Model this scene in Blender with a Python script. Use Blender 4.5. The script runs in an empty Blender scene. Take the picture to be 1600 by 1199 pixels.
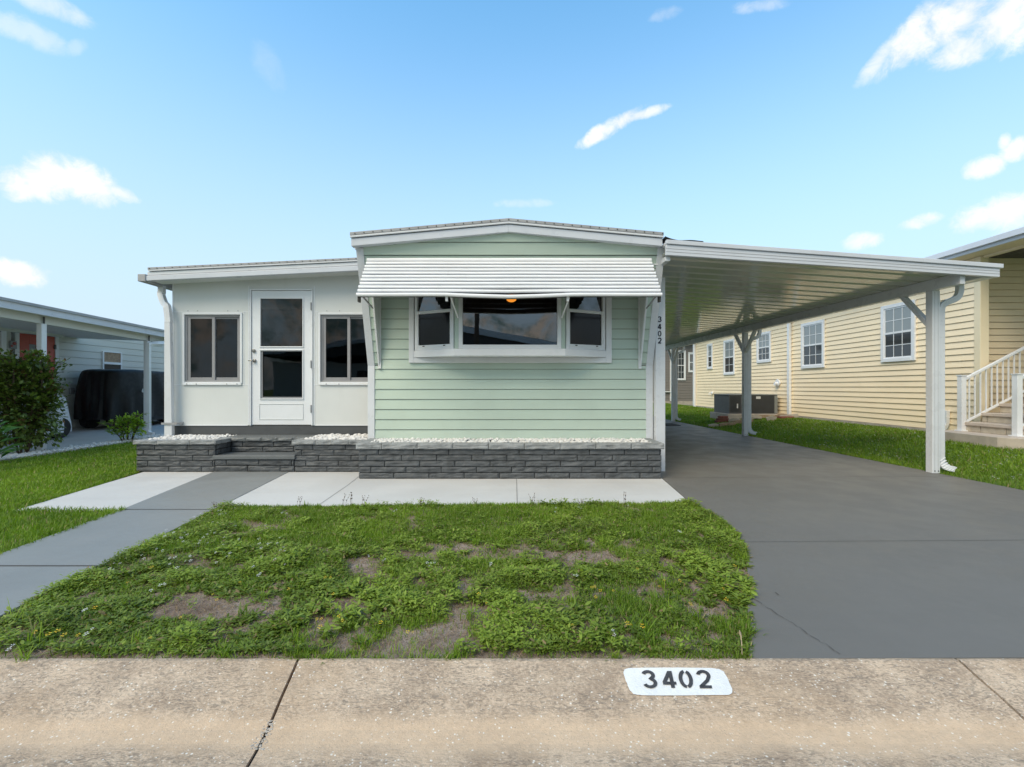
import bpy, bmesh, math, random
import numpy as np
from mathutils import Vector, Matrix, noise as mnoise
R = math.radians
random.seed(7); rng = np.random.default_rng(11)
scene = bpy.context.scene
COL = scene.collection

# ------------------------------------------------------------------ camera
F, CX, HY, H = 711.0, 795.0, 605.0, 1.2          # survey of the place: focal, vanishing point, eye height
cam_d = bpy.data.cameras.new('camera'); cam = bpy.data.objects.new('camera', cam_d); COL.objects.link(cam)
cam.location = (0, 0, H); cam.rotation_euler = (R(90), 0, 0)
cam_d.sensor_width = 36; cam_d.lens = 16.0
cam_d.shift_x = 5/1600; cam_d.shift_y = 5.5/1600; cam_d.clip_start = .05; cam_d.clip_end = 3000
scene.camera = cam
def PX(px, D): return (px-CX)*D/F
def PZ(py, D): return H-(py-HY)*D/F
def GD(py, z=0): return (H-z)*F/(py-HY)

# ------------------------------------------------------------------ light
SUN_EL, SUN_AZ = 46, 221      # azimuth measured clockwise from +Y (the house side); behind the camera
scene.view_settings.view_transform = 'Standard'; scene.view_settings.look = 'None'
scene.view_settings.exposure = 0.42; scene.view_settings.gamma = 1
sd = bpy.data.lights.new('sun', 'SUN'); sd.energy = 2.2; sd.angle = R(38); sd.color = (1, .84, .62)
so = bpy.data.objects.new('sun', sd); COL.objects.link(so)
sv = Vector((math.sin(R(SUN_AZ))*math.cos(R(SUN_EL)), math.cos(R(SUN_AZ))*math.cos(R(SUN_EL)), math.sin(R(SUN_EL))))
so.rotation_euler = sv.to_track_quat('Z', 'Y').to_euler()

class NT:
    def __init__(s, nt): s.nt = nt
    def n(s, t, **kw):
        nd = s.nt.nodes.new(t)
        for k, v in kw.items():
            if hasattr(nd, k): setattr(nd, k, v)
        return nd
    def l(s, a, b): s.nt.links.new(a, b)
    def val(s, sock, v):
        if hasattr(v, 'is_output'): s.l(v, sock)
        else: sock.default_value = v
    def m(s, op, a, b=None, c=None, clamp=False):
        nd = s.n('ShaderNodeMath', operation=op, use_clamp=clamp); s.val(nd.inputs[0], a)
        if b is not None: s.val(nd.inputs[1], b)
        if c is not None: s.val(nd.inputs[2], c)
        return nd.outputs[0]
    def mix(s, f, a, b, blend='MIX'):
        nd = s.n('ShaderNodeMix', data_type='RGBA', blend_type=blend)
        s.val(nd.inputs[0], f)
        for k, v in ((6, a), (7, b)):
            if not hasattr(v, 'is_output') and len(v) == 3: v = (*v, 1)
            s.val(nd.inputs[k], v)
        return nd.outputs[2]
    def noise(s, vec, scale, detail=4, rough=.55, dist=0, out=0):
        nd = s.n('ShaderNodeTexNoise'); s.l(vec, nd.inputs['Vector'])
        nd.inputs['Scale'].default_value = scale; nd.inputs['Detail'].default_value = detail
        nd.inputs['Roughness'].default_value = rough; nd.inputs['Distortion'].default_value = dist
        return nd.outputs[out]
    def ramp(s, f, lo, hi, a=0., b=1.):
        nd = s.n('ShaderNodeMapRange', interpolation_type='SMOOTHSTEP'); s.val(nd.inputs[0], f)
        nd.inputs[1].default_value = lo; nd.inputs[2].default_value = hi
        nd.inputs[3].default_value = a; nd.inputs[4].default_value = b
        return nd.outputs[0]

w = bpy.data.worlds.new('World'); scene.world = w; w.use_nodes = True
w.node_tree.nodes.clear(); T = NT(w.node_tree)
sky = T.n('ShaderNodeTexSky', sky_type='NISHITA'); sky.sun_disc = False
sky.sun_elevation = R(SUN_EL); sky.sun_rotation = R(SUN_AZ)
sky.air_density = 1.0; sky.dust_density = .6; sky.ozone_density = 2.2
tc = T.n('ShaderNodeTexCoord'); D3 = tc.outputs['Generated']
sx = T.n('ShaderNodeSeparateXYZ'); T.l(D3, sx.inputs[0])
az = T.m('ARCTAN2', sx.outputs[0], sx.outputs[1]); el = T.m('ARCSINE', sx.outputs[2])
nz = T.m('SUBTRACT', T.noise(D3, 14, 7, .62, .4), .5)
nz2 = T.m('SUBTRACT', T.noise(D3, 38, 8, .68, .6), .5)
nzs = T.m('ADD', T.m('MULTIPLY', nz, 1.9), T.m('MULTIPLY', nz2, 1.9))
# clouds: direction and angular size of each, soft edges broken by noise
CL = [(28,290,36,26,.1,1.),(62,284,46,30,.1,1.),(95,272,56,32,.1,1.),(135,286,62,32,.15,1.),(188,302,30,13,.2,.8),(30,428,52,21,.05,1.),(936,208,32,14,-.5,.95),(965,194,42,14,-.45,.95),(1003,179,40,9,-.12,.85),
      (1375,92,38,20,-.6,.75),(1425,58,60,40,-.5,1.),(1485,30,90,54,-.1,1.),(1565,30,90,54,0,1.),(1505,78,64,30,0,.95),(1590,233,30,20,0,1.),(1570,222,12,14,0,.9),
      (1538,263,34,18,0,1.),(1525,342,44,22,0,1.),(1572,334,54,32,0,1.),(1436,347,38,12,-.1,.9),(1347,377,32,15,0,.9),(45,52,72,22,0,.42),
      (118,74,20,14,-.5,.25),(75,8,80,20,0,.5),(420,105,28,32,.4,.12),(1190,10,45,12,.2,.4),(1040,22,26,12,0,.25),(820,318,44,8,0,.3)]
cm = None
for (px, py, rx, ry, rot, op) in CL:
    dx = (px-CX)/F; a0 = math.atan(dx); hyp = math.hypot(1, dx); e0 = math.atan((HY-py)/F/hyp)
    ra = rx/F*math.cos(a0)**2; re = ry/F/hyp*math.cos(e0)**2
    da = T.m('SUBTRACT', az, a0); de = T.m('SUBTRACT', el, e0)
    if rot: de = T.m('ADD', de, T.m('MULTIPLY', da, rot*hyp*.8))
    qa = T.m('DIVIDE', da, ra*1.05); qe = T.m('DIVIDE', de, re*1.05)
    r2 = T.m('ADD', T.m('MULTIPLY', qa, qa), T.m('MULTIPLY', qe, qe))
    f = T.m('ADD', T.m('SUBTRACT', 1.0, r2), nzs)
    k = T.m('MULTIPLY', T.ramp(f, -.2, 1.15), op)
    cm = k if cm is None else T.m('MAXIMUM', cm, k)
# broken cloud deck in the half of the sky behind the viewer (it shows in the window glass; made bright and warm to light the fronts)
back = T.ramp(sx.outputs[1], -.25, .05, 1, 0)
deck = T.ramp(T.noise(D3, 11, 9, .62, .5), .38, .58)
cm2 = T.m('MULTIPLY', back, deck)
skyc = T.mix(1.0, sky.outputs[0], (2.05, 3.2, 3.15), 'MULTIPLY')
white = T.mix(T.ramp(nz, -.25, .25), (8.6, 8.8, 9.0), (10, 10, 10))
grey = T.mix(T.ramp(T.noise(D3, 20, 8, .65), .38, .62), (1.4, 2.5, 2.3), (9.2, 7.9, 6.5))
hz = T.ramp(el, 0.0, .78, 1, 0)
skyc = T.mix(T.m('MULTIPLY', hz, .97), skyc, (6.0, 7.1, 8.3))
c1 = T.mix(cm, skyc, white); c1 = T.mix(T.m('MULTIPLY', cm2, .9), c1, grey)
bg = T.n('ShaderNodeBackground'); T.l(c1, bg.inputs[0]); bg.inputs[1].default_value = .085
wo = T.n('ShaderNodeOutputWorld'); T.l(bg.outputs[0], wo.inputs[0])

# ------------------------------------------------------------------ materials
MATS = {}
def newmat(name):
    m = bpy.data.materials.new(name); m.use_nodes = True
    t = NT(m.node_tree); p = m.node_tree.nodes['Principled BSDF']; MATS[name] = m
    return m, t, p
def paint(name, col, rough=.45, var=.07, scale=2.5, bump=.0, bscale=60, spec=.5, dirt=0, dcol=(.25,.22,.18), metal=0, streak=False):
    m, t, p = newmat(name)
    c = t.n('ShaderNodeTexCoord').outputs['Object']
    if streak:
        mp = t.n('ShaderNodeMapping'); t.l(c, mp.inputs[0]); mp.inputs['Scale'].default_value = (6, 6, .6); cs = mp.outputs[0]
    else: cs = c
    n1 = t.noise(c, scale, 6, .6); f = t.ramp(n1, .3, .7)
    a = tuple(x*(1-var) for x in col); b = tuple(min(1, x*(1+var)) for x in col)
    cc = t.mix(f, a, b)
    if dirt:
        d = t.ramp(t.noise(cs, scale*2.3, 8, .7), .52, .8, 0, dirt); cc = t.mix(d, cc, dcol)
    t.l(cc, p.inputs['Base Color'])
    rr = t.ramp(t.noise(c, scale*4, 4), .3, .7, max(.02, rough-.08), min(1, rough+.08)); t.l(rr, p.inputs['Roughness'])
    p.inputs['Specular IOR Level'].default_value = spec; p.inputs['Metallic'].default_value = metal
    if bump:
        bn = t.n('ShaderNodeBump'); bn.inputs['Strength'].default_value = bump; bn.inputs['Distance'].default_value = .01
        t.l(t.noise(c, bscale, 5, .65), bn.inputs['Height']); t.l(bn.outputs[0], p.inputs['Normal'])
    return m
M = MATS
paint('white_metal', (.68,.70,.735), .32, .04, 1.5, .04, 8, dirt=.12)
paint('white_trim', (.78,.79,.81), .4, .04, 1.5, .03, 20, dirt=.1)
paint('fascia_white', (.60,.63,.69), .35, .05, 1.2, .04, 10, dirt=.14, dcol=(.35,.33,.3))
paint('roof_edge', (.36,.365,.38), .5, .1, 4, .1, 40, dirt=.6, dcol=(.25,.22,.19))
paint('screw_dark', (.05,.045,.04), .5)
paint('green_siding', (.51,.61,.525), .5, .035, 1.2, .12, 120, dirt=.07, dcol=(.3,.35,.3), streak=True)
paint('panel_white', (.69,.71,.705), .5, .03, .9, .05, 12, dirt=.09, dcol=(.45,.43,.36), streak=True)
paint('door_white', (.78,.80,.83), .35, .03, 1, .03, 12, dirt=.05)
paint('grey_frame', (.30,.30,.315), .4, .06, 3)
paint('base_band', (.075,.08,.085), .55, .1, 3, .1, 40)
paint('brick_paint', (.078,.084,.09), .6, .25, 9, .45, 60, dirt=.35, dcol=(.10,.11,.12))
paint('mortar_paint', (.022,.024,.027), .8, .15, 10)
paint('cap_paint', (.27,.28,.285), .65, .22, 8, .8, 60, dirt=.5, dcol=(.12,.13,.14))
paint('tread_paint', (.13,.14,.145), .5, .08, 4, .1, 60, dirt=.2, dcol=(.2,.2,.19))
paint('pebble', (.68,.665,.65), .7, .12, 12, .2, 90, dirt=.25, dcol=(.5,.47,.44))
paint('cream_siding', (.94,.77,.53), .45, .03, 1.2, .06, 90, dirt=.08, dcol=(.6,.47,.3))
paint('cream_trim', (.83,.71,.50), .45, .03)
paint('taupe_siding', (.20,.18,.165), .5, .04, 1.5)
paint('concrete_base', (.42,.37,.32), .85, .15, 5, .4, 50, dirt=.4)
paint('block_tan', (.52,.46,.37), .8, .12, 8, .4, 60, dirt=.3, dcol=(.3,.26,.2))
paint('tread_tan', (.55,.47,.40), .7, .1, 6, .2, 60)
paint('ac_dark', (.035,.037,.04), .5, .1, 5); paint('ac_grey', (.09,.095,.10), .5, .1, 5); paint('ac_side', (.22,.23,.22), .5)
paint('red_door', (.55,.10,.07), .4, .08, 3)
paint('siding_neighbour', (.60,.60,.55), .5, .03, 1)
paint('underside', (.40,.40,.40), .6, .05)
paint('black_cover', (.0035,.0045,.006), .6, .3, 3, .35, 14)
paint('white_cover', (.60,.62,.66), .5, .06, 4, .4, 9)
paint('rubber', (.02,.02,.02), .8); paint('steel', (.32,.31,.29), .25, .1, 20, metal=1)
paint('ink', (.012,.016,.035), .5); paint('stencil', (.05,.05,.055), .8, .3, 40); 
paint('navy', (.01,.012,.03), .4)
paint('bark', (.11,.075,.05), .9, .3, 20, .5, 60); paint('wood_old', (.35,.25,.17), .85, .25, 14, .4, 50)
paint('brick_red', (.22,.08,.06), .9, .25, 14, .4, 60)
paint('shingle', (.10,.095,.09), .9, .3, 14, .4, 60)
paint('interior', (.20,.17,.14), .8, .1, 1); paint('interior_floor', (.14,.10,.08), .6)
paint('mat_black', (.03,.03,.03), .9, .2, 20)
paint('straw', (.50,.38,.24), .8, .2, 40); paint('asphalt', (.06,.06,.06), .9, .2, 30, .5, 200)
paint('crack', (.03,.028,.026), .95)
paint('crack_light', (.085,.08,.075), .8, .2, 30)
paint('awning_gap_shade', (.07,.065,.06), .5)  # slat flanges near black: the shade between slats is put into the colour
paint('awning_white', (.88,.88,.90), .35, .03, 2, .03, 8)
paint('art_red', (.45,.10,.10), .5, .6, 30); paint('decal', (.6,.6,.6), .5)

def glassm(name, tint, ior, rough=.01, wav=.0):
    m, t, p = newmat(name); m.node_tree.nodes.remove(p)
    out = [n for n in m.node_tree.nodes if n.type == 'OUTPUT_MATERIAL'][0]
    tr = t.n('ShaderNodeBsdfTransparent'); tr.inputs[0].default_value = (*tint, 1)
    gl = t.n('ShaderNodeBsdfGlossy'); gl.inputs['Roughness'].default_value = rough; gl.inputs[0].default_value = (.9, .92, .95, 1)
    fr = t.n('ShaderNodeFresnel'); fr.inputs[0].default_value = ior
    mx = t.n('ShaderNodeMixShader'); t.l(fr.outputs[0], mx.inputs[0]); t.l(tr.outputs[0], mx.inputs[1]); t.l(gl.outputs[0], mx.inputs[2])
    if wav:
        c = t.n('ShaderNodeTexCoord').outputs['Object']; bn = t.n('ShaderNodeBump'); bn.inputs['Strength'].default_value = wav; bn.inputs['Distance'].default_value = .02
        t.l(t.noise(c, 1.6, 2, .4), bn.inputs['Height']); t.l(bn.outputs[0], gl.inputs['Normal']); t.l(bn.outputs[0], fr.inputs['Normal'])
    t.l(mx.outputs[0], out.inputs[0]); return m
glassm('glass_bay', (.45,.43,.42), 2.0, .008, .05)
glassm('glass_dark', (.22,.20,.20), 1.5, .02, .12)
glassm('glass_door', (.4,.38,.36), 1.62, .008, .10)
glassm('glass_screen', (.10,.10,.10), 1.38, .12, .1)
m, t, p = newmat('far_glass'); p.inputs['Base Color'].default_value = (.035,.04,.045,1); p.inputs['Roughness'].default_value = .06; p.inputs['Specular IOR Level'].default_value = .8
m, t, p = newmat('far_glass_pale'); p.inputs['Base Color'].default_value = (.26,.29,.30,1); p.inputs['Roughness'].default_value = .1; p.inputs['Specular IOR Level'].default_value = .8  # paler panes: the sky's reflection is put into the base colour
m, t, p = newmat('lamp_glow'); p.inputs['Base Color'].default_value = (.9,.5,.15,1); p.inputs['Emission Color'].default_value = (1,.36,.04,1); p.inputs['Emission Strength'].default_value = 4.5

# carport underside: glossy enamel pans
paint('joint_dark', (.075,.073,.07), .9)
paint('joint_grey', (.27,.26,.25), .9)
m, t, p = newmat('carport_pan'); c = t.n('ShaderNodeTexCoord').outputs['Object']
t.l(t.mix(t.ramp(t.noise(c, .8, 4), .3, .7), (.53,.56,.48), (.58,.61,.53)), p.inputs['Base Color'])
p.inputs['Roughness'].default_value = .10; p.inputs['Specular IOR Level'].default_value = 1.0
bn = t.n('ShaderNodeBump'); bn.inputs['Strength'].default_value = .12; bn.inputs['Distance'].default_value = .02
mp = t.n('ShaderNodeMapping'); t.l(c, mp.inputs[0]); mp.inputs['Scale'].default_value = (.7, 3, 1)
t.l(t.noise(mp.outputs[0], 2, 3), bn.inputs['Height']); t.l(bn.outputs[0], p.inputs['Normal'])

# painted driveway / walk
def slab(name, col, rough, blot=.1, joint=False, stains=0.):
    m, t, p = newmat(name); c = t.n('ShaderNodeTexCoord').outputs['Object']
    a = tuple(x*(1-blot) for x in col); b = tuple(x*(1+blot) for x in col)
    cc = t.mix(t.ramp(t.noise(c, .7, 7, .6, .6), .3, .7), a, b)
    cc = t.mix(t.ramp(t.noise(c, 130, 2), .62, .8, 0, .25), cc, tuple(x*1.6 for x in col))
    mp = t.n('ShaderNodeMapping'); t.l(c, mp.inputs[0]); mp.inputs['Scale'].default_value = (.25, 2.2, 1)
    cc = t.mix(t.ramp(t.noise(mp.outputs[0], 1.6, 5, .6), .5, .75, 0, .18+stains), cc, tuple(x*.72 for x in col))
    t.l(cc, p.inputs['Base Color'])
    t.l(t.ramp(t.noise(c, 2.5, 5), .3, .7, rough-.08, rough+.1), p.inputs['Roughness'])
    bn = t.n('ShaderNodeBump'); bn.inputs['Strength'].default_value = .25; bn.inputs['Distance'].default_value = .004
    t.l(t.noise(c, 180, 4, .7), bn.inputs['Height']); t.l(bn.outputs[0], p.inputs['Normal'])
slab('drive_paint', (.160,.151,.139), .5, .04)
slab('walk_paint', (.255,.26,.255), .42, .06)
slab('pad_white', (.60,.585,.565), .6, .05, stains=.05)
slab('neighbour_slab', (.46,.45,.44), .7, .08)

# exposed-aggregate kerb
m, t, p = newmat('curb_concrete'); c = t.n('ShaderNodeTexCoord').outputs['Object']; s3 = t.n('ShaderNodeSeparateXYZ'); t.l(c, s3.inputs[0])
base = t.mix(t.ramp(t.m('ADD', t.m('MULTIPLY', t.noise(c, 3.5, 8, .7), .5), t.m('MULTIPLY', t.noise(c, 70, 5, .75), .5)), .38, .62), (.375,.275,.195), (.67,.515,.375))
mpw = t.n('ShaderNodeMapping'); t.l(c, mpw.inputs[0]); mpw.inputs['Scale'].default_value = (.45, 1, 1)
wv = t.noise(mpw.outputs[0], 46, 4, .6, 2.2)
band = t.ramp(t.m('ABSOLUTE', t.m('SUBTRACT', t.m('ADD', s3.outputs[1], t.m('MULTIPLY', t.m('SUBTRACT', t.noise(c, 2.6, 7, .65), .5), .20)), 1.63)), .03, .12, 1, 0)
rough_zone = t.m('SUBTRACT', 1, t.m('MULTIPLY', band, .85))
wv2 = t.n('ShaderNodeTexWave', wave_type='BANDS', bands_direction='Y'); t.l(mpw.outputs[0], wv2.inputs['Vector']); wv2.inputs['Scale'].default_value = 26; wv2.inputs['Distortion'].default_value = 20; wv2.inputs['Detail'].default_value = 3; wv2.inputs['Detail Scale'].default_value = .9; wv2.inputs['Detail Roughness'].default_value = .62
wl_ = t.m('MULTIPLY', t.ramp(wv2.outputs['Fac'], .0, .28, 1, 0), t.ramp(t.noise(c, 5, 5), .42, .6, .05, 1))
base = t.mix(t.m('MULTIPLY', t.ramp(wv, .50, .64, 0, .6), rough_zone), base, (.20,.165,.13))
base = t.mix(t.m('MULTIPLY', t.m('MULTIPLY', wl_, .5), rough_zone), base, (.13,.10,.08))
base = t.mix(t.m('MULTIPLY', band, .75), base, t.mix(t.ramp(t.noise(c, 45, 6, .7), .35, .65), (.60,.44,.30), (.68,.49,.325)))
base = t.mix(t.ramp(t.noise(c, 1.3, 5, .6), .48, .70, 0, .55), base, (.52,.36,.225))
vo = t.n('ShaderNodeTexVoronoi'); vo.inputs['Scale'].default_value = 55; t.l(t.mix(.012, c, t.noise(c, 30, 3, .6, 0, 1)), vo.inputs['Vector'])
base = t.mix(t.m('MULTIPLY', t.ramp(t.m('ADD', vo.outputs['Distance'], t.m('MULTIPLY', t.noise(c, 16, 3), .35)), .26, .42, 1, 0), t.ramp(t.noise(c, 28, 2), .42, .56, 0, .9)), base, (.85,.80,.72))
vo2 = t.n('ShaderNodeTexVoronoi'); vo2.inputs['Scale'].default_value = 180; t.l(c, vo2.inputs['Vector'])
base = t.mix(t.m('MULTIPLY', t.ramp(vo2.outputs['Distance'], .15, .32, 1, 0), t.ramp(t.noise(c, 60, 2), .5, .6, 0, .7)), base, (.20,.16,.13))
t.l(base, p.inputs['Base Color']); p.inputs['Roughness'].default_value = .85
bn = t.n('ShaderNodeBump'); bn.inputs['Strength'].default_value = .8; bn.inputs['Distance'].default_value = .006
t.l(t.m('ADD', t.m('MULTIPLY', wv, rough_zone), t.m('MULTIPLY', t.noise(c, 120, 5, .7), .6)), bn.inputs['Height']); t.l(bn.outputs[0], p.inputs['Normal'])

# sandy soil with thatch
m, t, p = newmat('soil'); c = t.n('ShaderNodeTexCoord').outputs['Object']
sc = t.mix(t.ramp(t.noise(c, 5, 8, .7), .35, .65), (.26,.19,.155), (.48,.385,.33))
sc = t.mix(t.ramp(t.noise(c, 55, 6, .75), .50, .66, 0, .7), sc, (.10,.07,.05))
mp = t.n('ShaderNodeMapping'); t.l(c, mp.inputs[0]); mp.inputs['Scale'].default_value = (3, 1, 1); mp.inputs['Rotation'].default_value = (0, 0, .7)
sc = t.mix(t.ramp(t.noise(mp.outputs[0], 60, 3, .6, 1.5), .58, .68, 0, .6), sc, (.45,.36,.28))
t.l(sc, p.inputs['Base Color']); p.inputs['Roughness'].default_value = .95
bn = t.n('ShaderNodeBump'); bn.inputs['Strength'].default_value = 1; bn.inputs['Distance'].default_value = .02
t.l(t.noise(c, 70, 7, .75), bn.inputs['Height']); t.l(bn.outputs[0], p.inputs['Normal'])
m, t, p = newmat('turf'); c = t.n('ShaderNodeTexCoord').outputs['Object']
sc = t.mix(t.ramp(t.noise(c, 2.5, 8, .7), .35, .65), (.06,.115,.015), (.12,.20,.03)); sc = t.mix(t.ramp(t.noise(c, 30, 6, .75), .5, .7, 0, .6), sc, (.09,.075,.04))
t.l(sc, p.inputs['Base Color']); p.inputs['Roughness'].default_value = .95

# leaves: colour varies leaf by leaf through a stored tint
def leafmat(name, c0, c1, rough=.45, dry=None):
    m, t, p = newmat(name); at = t.n('ShaderNodeAttribute', attribute_name='tint'); s = t.n('ShaderNodeSeparateColor'); t.l(at.outputs['Color'], s.inputs[0])
    cc = t.mix(s.outputs[0], c0, c1)
    if dry: cc = t.mix(t.ramp(s.outputs[1], .93, .97), cc, dry)
    t.l(cc, p.inputs['Base Color']); p.inputs['Roughness'].default_value = rough; p.inputs['Specular IOR Level'].default_value = .35
    tl = t.n('ShaderNodeBsdfTranslucent'); t.l(t.mix(1.0, cc, (1.3,1.5,.6), 'MULTIPLY'), tl.inputs[0])
    mx = t.n('ShaderNodeMixShader'); mx.inputs[0].default_value = .3
    out = [n for n in m.node_tree.nodes if n.type == 'OUTPUT_MATERIAL'][0]
    t.l(p.outputs[0], mx.inputs[1]); t.l(tl.outputs[0], mx.inputs[2]); t.l(mx.outputs[0], out.inputs[0])
leafmat('thatch', (.15,.085,.055), (.50,.38,.25), .9)
leafmat('grass_blade', (.075,.145,.012), (.265,.39,.03), .5, (.36,.28,.15))
leafmat('weed_leaf', (.038,.072,.012), (.27,.365,.05), .45, (.26,.19,.09))
leafmat('bush_leaf', (.030,.050,.014), (.22,.29,.06), .4, (.17,.09,.04))
leafmat('bright_leaf', (.17,.29,.02), (.38,.52,.06), .4)
leafmat('strap_leaf', (.05,.14,.03), (.14,.28,.06), .4)
paint('petal_white', (.78,.77,.74), .6); paint('petal_yellow', (.75,.50,.03), .6)

# ------------------------------------------------------------------ builders
def tag(o, label=None, cat=None, group=None, kind=None):
    if label: o['label'] = label
    if cat: o['category'] = cat
    if group: o['group'] = group
    if kind: o['kind'] = kind
    return o
def thing(name, label, cat, loc=(0,0,0), rz=0, group=None):
    o = bpy.data.objects.new(name, None); COL.objects.link(o); o.location = loc; o.rotation_euler = (0,0,rz); o.empty_display_size = .1
    return tag(o, label, cat, group)
class MB:
    def __init__(s): s.v = []; s.f = []; s.mi = []; s.mats = []; s.cur = 0
    def mat(s, name):
        if name not in s.mats: s.mats.append(name)
        s.cur = s.mats.index(name); return s
    def add(s, vs, fs):
        b = len(s.v); s.v += [tuple(v) for v in vs]; s.f += [tuple(b+i for i in f) for f in fs]; s.mi += [s.cur]*len(fs); return s
    def box(s, x0, x1, y0, y1, z0, z1):
        if x0 > x1: x0, x1 = x1, x0
        if y0 > y1: y0, y1 = y1, y0
        if z0 > z1: z0, z1 = z1, z0
        return s.add([(x0,y0,z0),(x1,y0,z0),(x1,y1,z0),(x0,y1,z0),(x0,y0,z1),(x1,y0,z1),(x1,y1,z1),(x0,y1,z1)],
                     [(0,3,2,1),(4,5,6,7),(0,1,5,4),(1,2,6,5),(2,3,7,6),(3,0,4,7)])
    def hull(s, A, B):            # prism between two matching rings
        n = len(A); return s.add(list(A)+list(B), [tuple(range(n-1,-1,-1)), tuple(range(n,2*n))]+[(i,(i+1)%n,n+(i+1)%n,n+i) for i in range(n)])
    def prxz(s, pts, y0, y1):     # outline in XZ, thickness in Y
        return s.hull([(x,y0,z) for x,z in pts], [(x,y1,z) for x,z in pts])
    def pryz(s, pts, x0, x1): return s.hull([(x0,y,z) for y,z in pts], [(x1,y,z) for y,z in pts])
    def prxy(s, pts, z0, z1): return s.hull([(x,y,z0) for x,y in pts], [(x,y,z1) for x,y in pts])
    def tube(s, path, w, d=None, n=4, twist=None, rnd=False):   # w: radius or width; rectangular when n==4 and not rnd
        P = [Vector(p) for p in path]; rings = []
        up0 = Vector(twist) if twist else Vector((0,1,0))
        d = d or w
        for i, p in enumerate(P):
            t = (P[min(i+1,len(P)-1)]-P[max(i-1,0)]).normalized()
            a = up0 - t*up0.dot(t)
            if a.length < 1e-4: a = Vector((1,0,0))-t*t.x
            a.normalize(); b = t.cross(a)
            if n == 4 and not rnd: rings.append([p+a*d/2*sa+b*w/2*sb for sa, sb in ((1,1),(1,-1),(-1,-1),(-1,1))])
            else: rings.append([p+a*d/2*math.cos(k*2*math.pi/n)+b*w/2*math.sin(k*2*math.pi/n) for k in range(n)])
        vs = [q for r in rings for q in r]; m_ = len(rings[0]); fs = [tuple(range(m_-1,-1,-1)), tuple(range((len(P)-1)*m_, len(P)*m_))]
        for i in range(len(P)-1):
            for k in range(m_): fs.append((i*m_+k, i*m_+(k+1)%m_, (i+1)*m_+(k+1)%m_, (i+1)*m_+k))
        return s.add(vs, fs)
    def cyl(s, c, r, ax, L, n=16):
        c = Vector(c); a = Vector(ax).normalized(); return s.tube([c-a*L/2, c+a*L/2], 2*r, n=n, rnd=True, twist=(0,0,1) if abs(a.z)<.9 else (1,0,0))
    def ball(s, c, rx, ry, rz, nu=14, nv=8):
        vs = [(c[0],c[1],c[2]+rz)]
        for j in range(1, nv):
            for i in range(nu):
                th = math.pi*j/nv; ph = 2*math.pi*i/nu; vs.append((c[0]+rx*math.sin(th)*math.cos(ph), c[1]+ry*math.sin(th)*math.sin(ph), c[2]+rz*math.cos(th)))
        vs.append((c[0],c[1],c[2]-rz)); L = len(vs)-1; fs = [(0,1+i,1+(i+1)%nu) for i in range(nu)]
        for j in range(nv-2):
            for i in range(nu): a = 1+j*nu; fs.append((a+i, a+nu+i, a+nu+(i+1)%nu, a+(i+1)%nu))
        a = 1+(nv-2)*nu; fs += [(a+i, L, a+(i+1)%nu) for i in range(nu)]
        return s.add(vs, fs)
    def build(s, name, mat=None, parent=None, bevel=0, smooth=False, fix=True):
        me = bpy.data.meshes.new(name); me.from_pydata(s.v, [], s.f)
        names = s.mats or [mat]
        if mat and s.mats and None in s.mats: names = [mat if x is None else x for x in s.mats]
        for nm in names: me.materials.append(M[nm])
        me.polygons.foreach_set('material_index', s.mi)
        if fix:
            b = bmesh.new(); b.from_mesh(me); bmesh.ops.recalc_face_normals(b, faces=b.faces); b.to_mesh(me); b.free()
        if smooth:
            me.polygons.foreach_set('use_smooth', [True]*len(me.polygons))
        o = bpy.data.objects.new(name, me); COL.objects.link(o)
        if parent:
            o.parent = parent
            # geometry is given in world metres; parents are unscaled
            inv = world_of(parent).inverted(); me.transform(inv)
        if bevel:
            bv = o.modifiers.new('bevel', 'BEVEL'); bv.width = bevel; bv.segments = 2; bv.limit_method = 'ANGLE'; bv.angle_limit = R(40)
        return o
def world_of(o):
    m_ = Matrix.LocRotScale(o.location, o.rotation_euler, o.scale)
    return (world_of(o.parent) @ m_) if o.parent else m_
def npmesh(name, V, quads=None, tris=None, mat=None, tint=None, parent=None, kind=None, smooth=False, extra=None):
    me = bpy.data.meshes.new(name); nq = 0 if quads is None else len(quads); ntr = 0 if tris is None else len(tris)
    me.vertices.add(len(V)); me.vertices.foreach_set('co', np.asarray(V, np.float32).ravel())
    loops = np.concatenate([x.ravel() for x in ([quads] if nq else [])+([tris] if ntr else [])]).astype(np.int32)
    me.loops.add(len(loops)); me.loops.foreach_set('vertex_index', loops)
    st = np.concatenate([np.arange(nq)*4, nq*4+np.arange(ntr)*3]).astype(np.int32)
    me.polygons.add(nq+ntr); me.polygons.foreach_set('loop_start', st)
    me.polygons.foreach_set('loop_total', np.concatenate([np.full(nq,4),np.full(ntr,3)]).astype(np.int32))
    me.materials.append(M[mat])
    for e in (extra or []): me.materials.append(M[e])
    if tint is not None:
        ca = me.color_attributes.new('tint', 'FLOAT_COLOR', 'POINT'); ca.data.foreach_set('color', np.asarray(tint, np.float32).ravel())
    if smooth: me.polygons.foreach_set('use_smooth', np.ones(nq+ntr, bool))
    me.update(calc_edges=True); me.validate()
    o = bpy.data.objects.new(name, me); COL.objects.link(o)
    if parent: o.parent = parent; me.transform(world_of(parent).inverted())
    if kind: o['kind'] = kind
    return o
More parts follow.
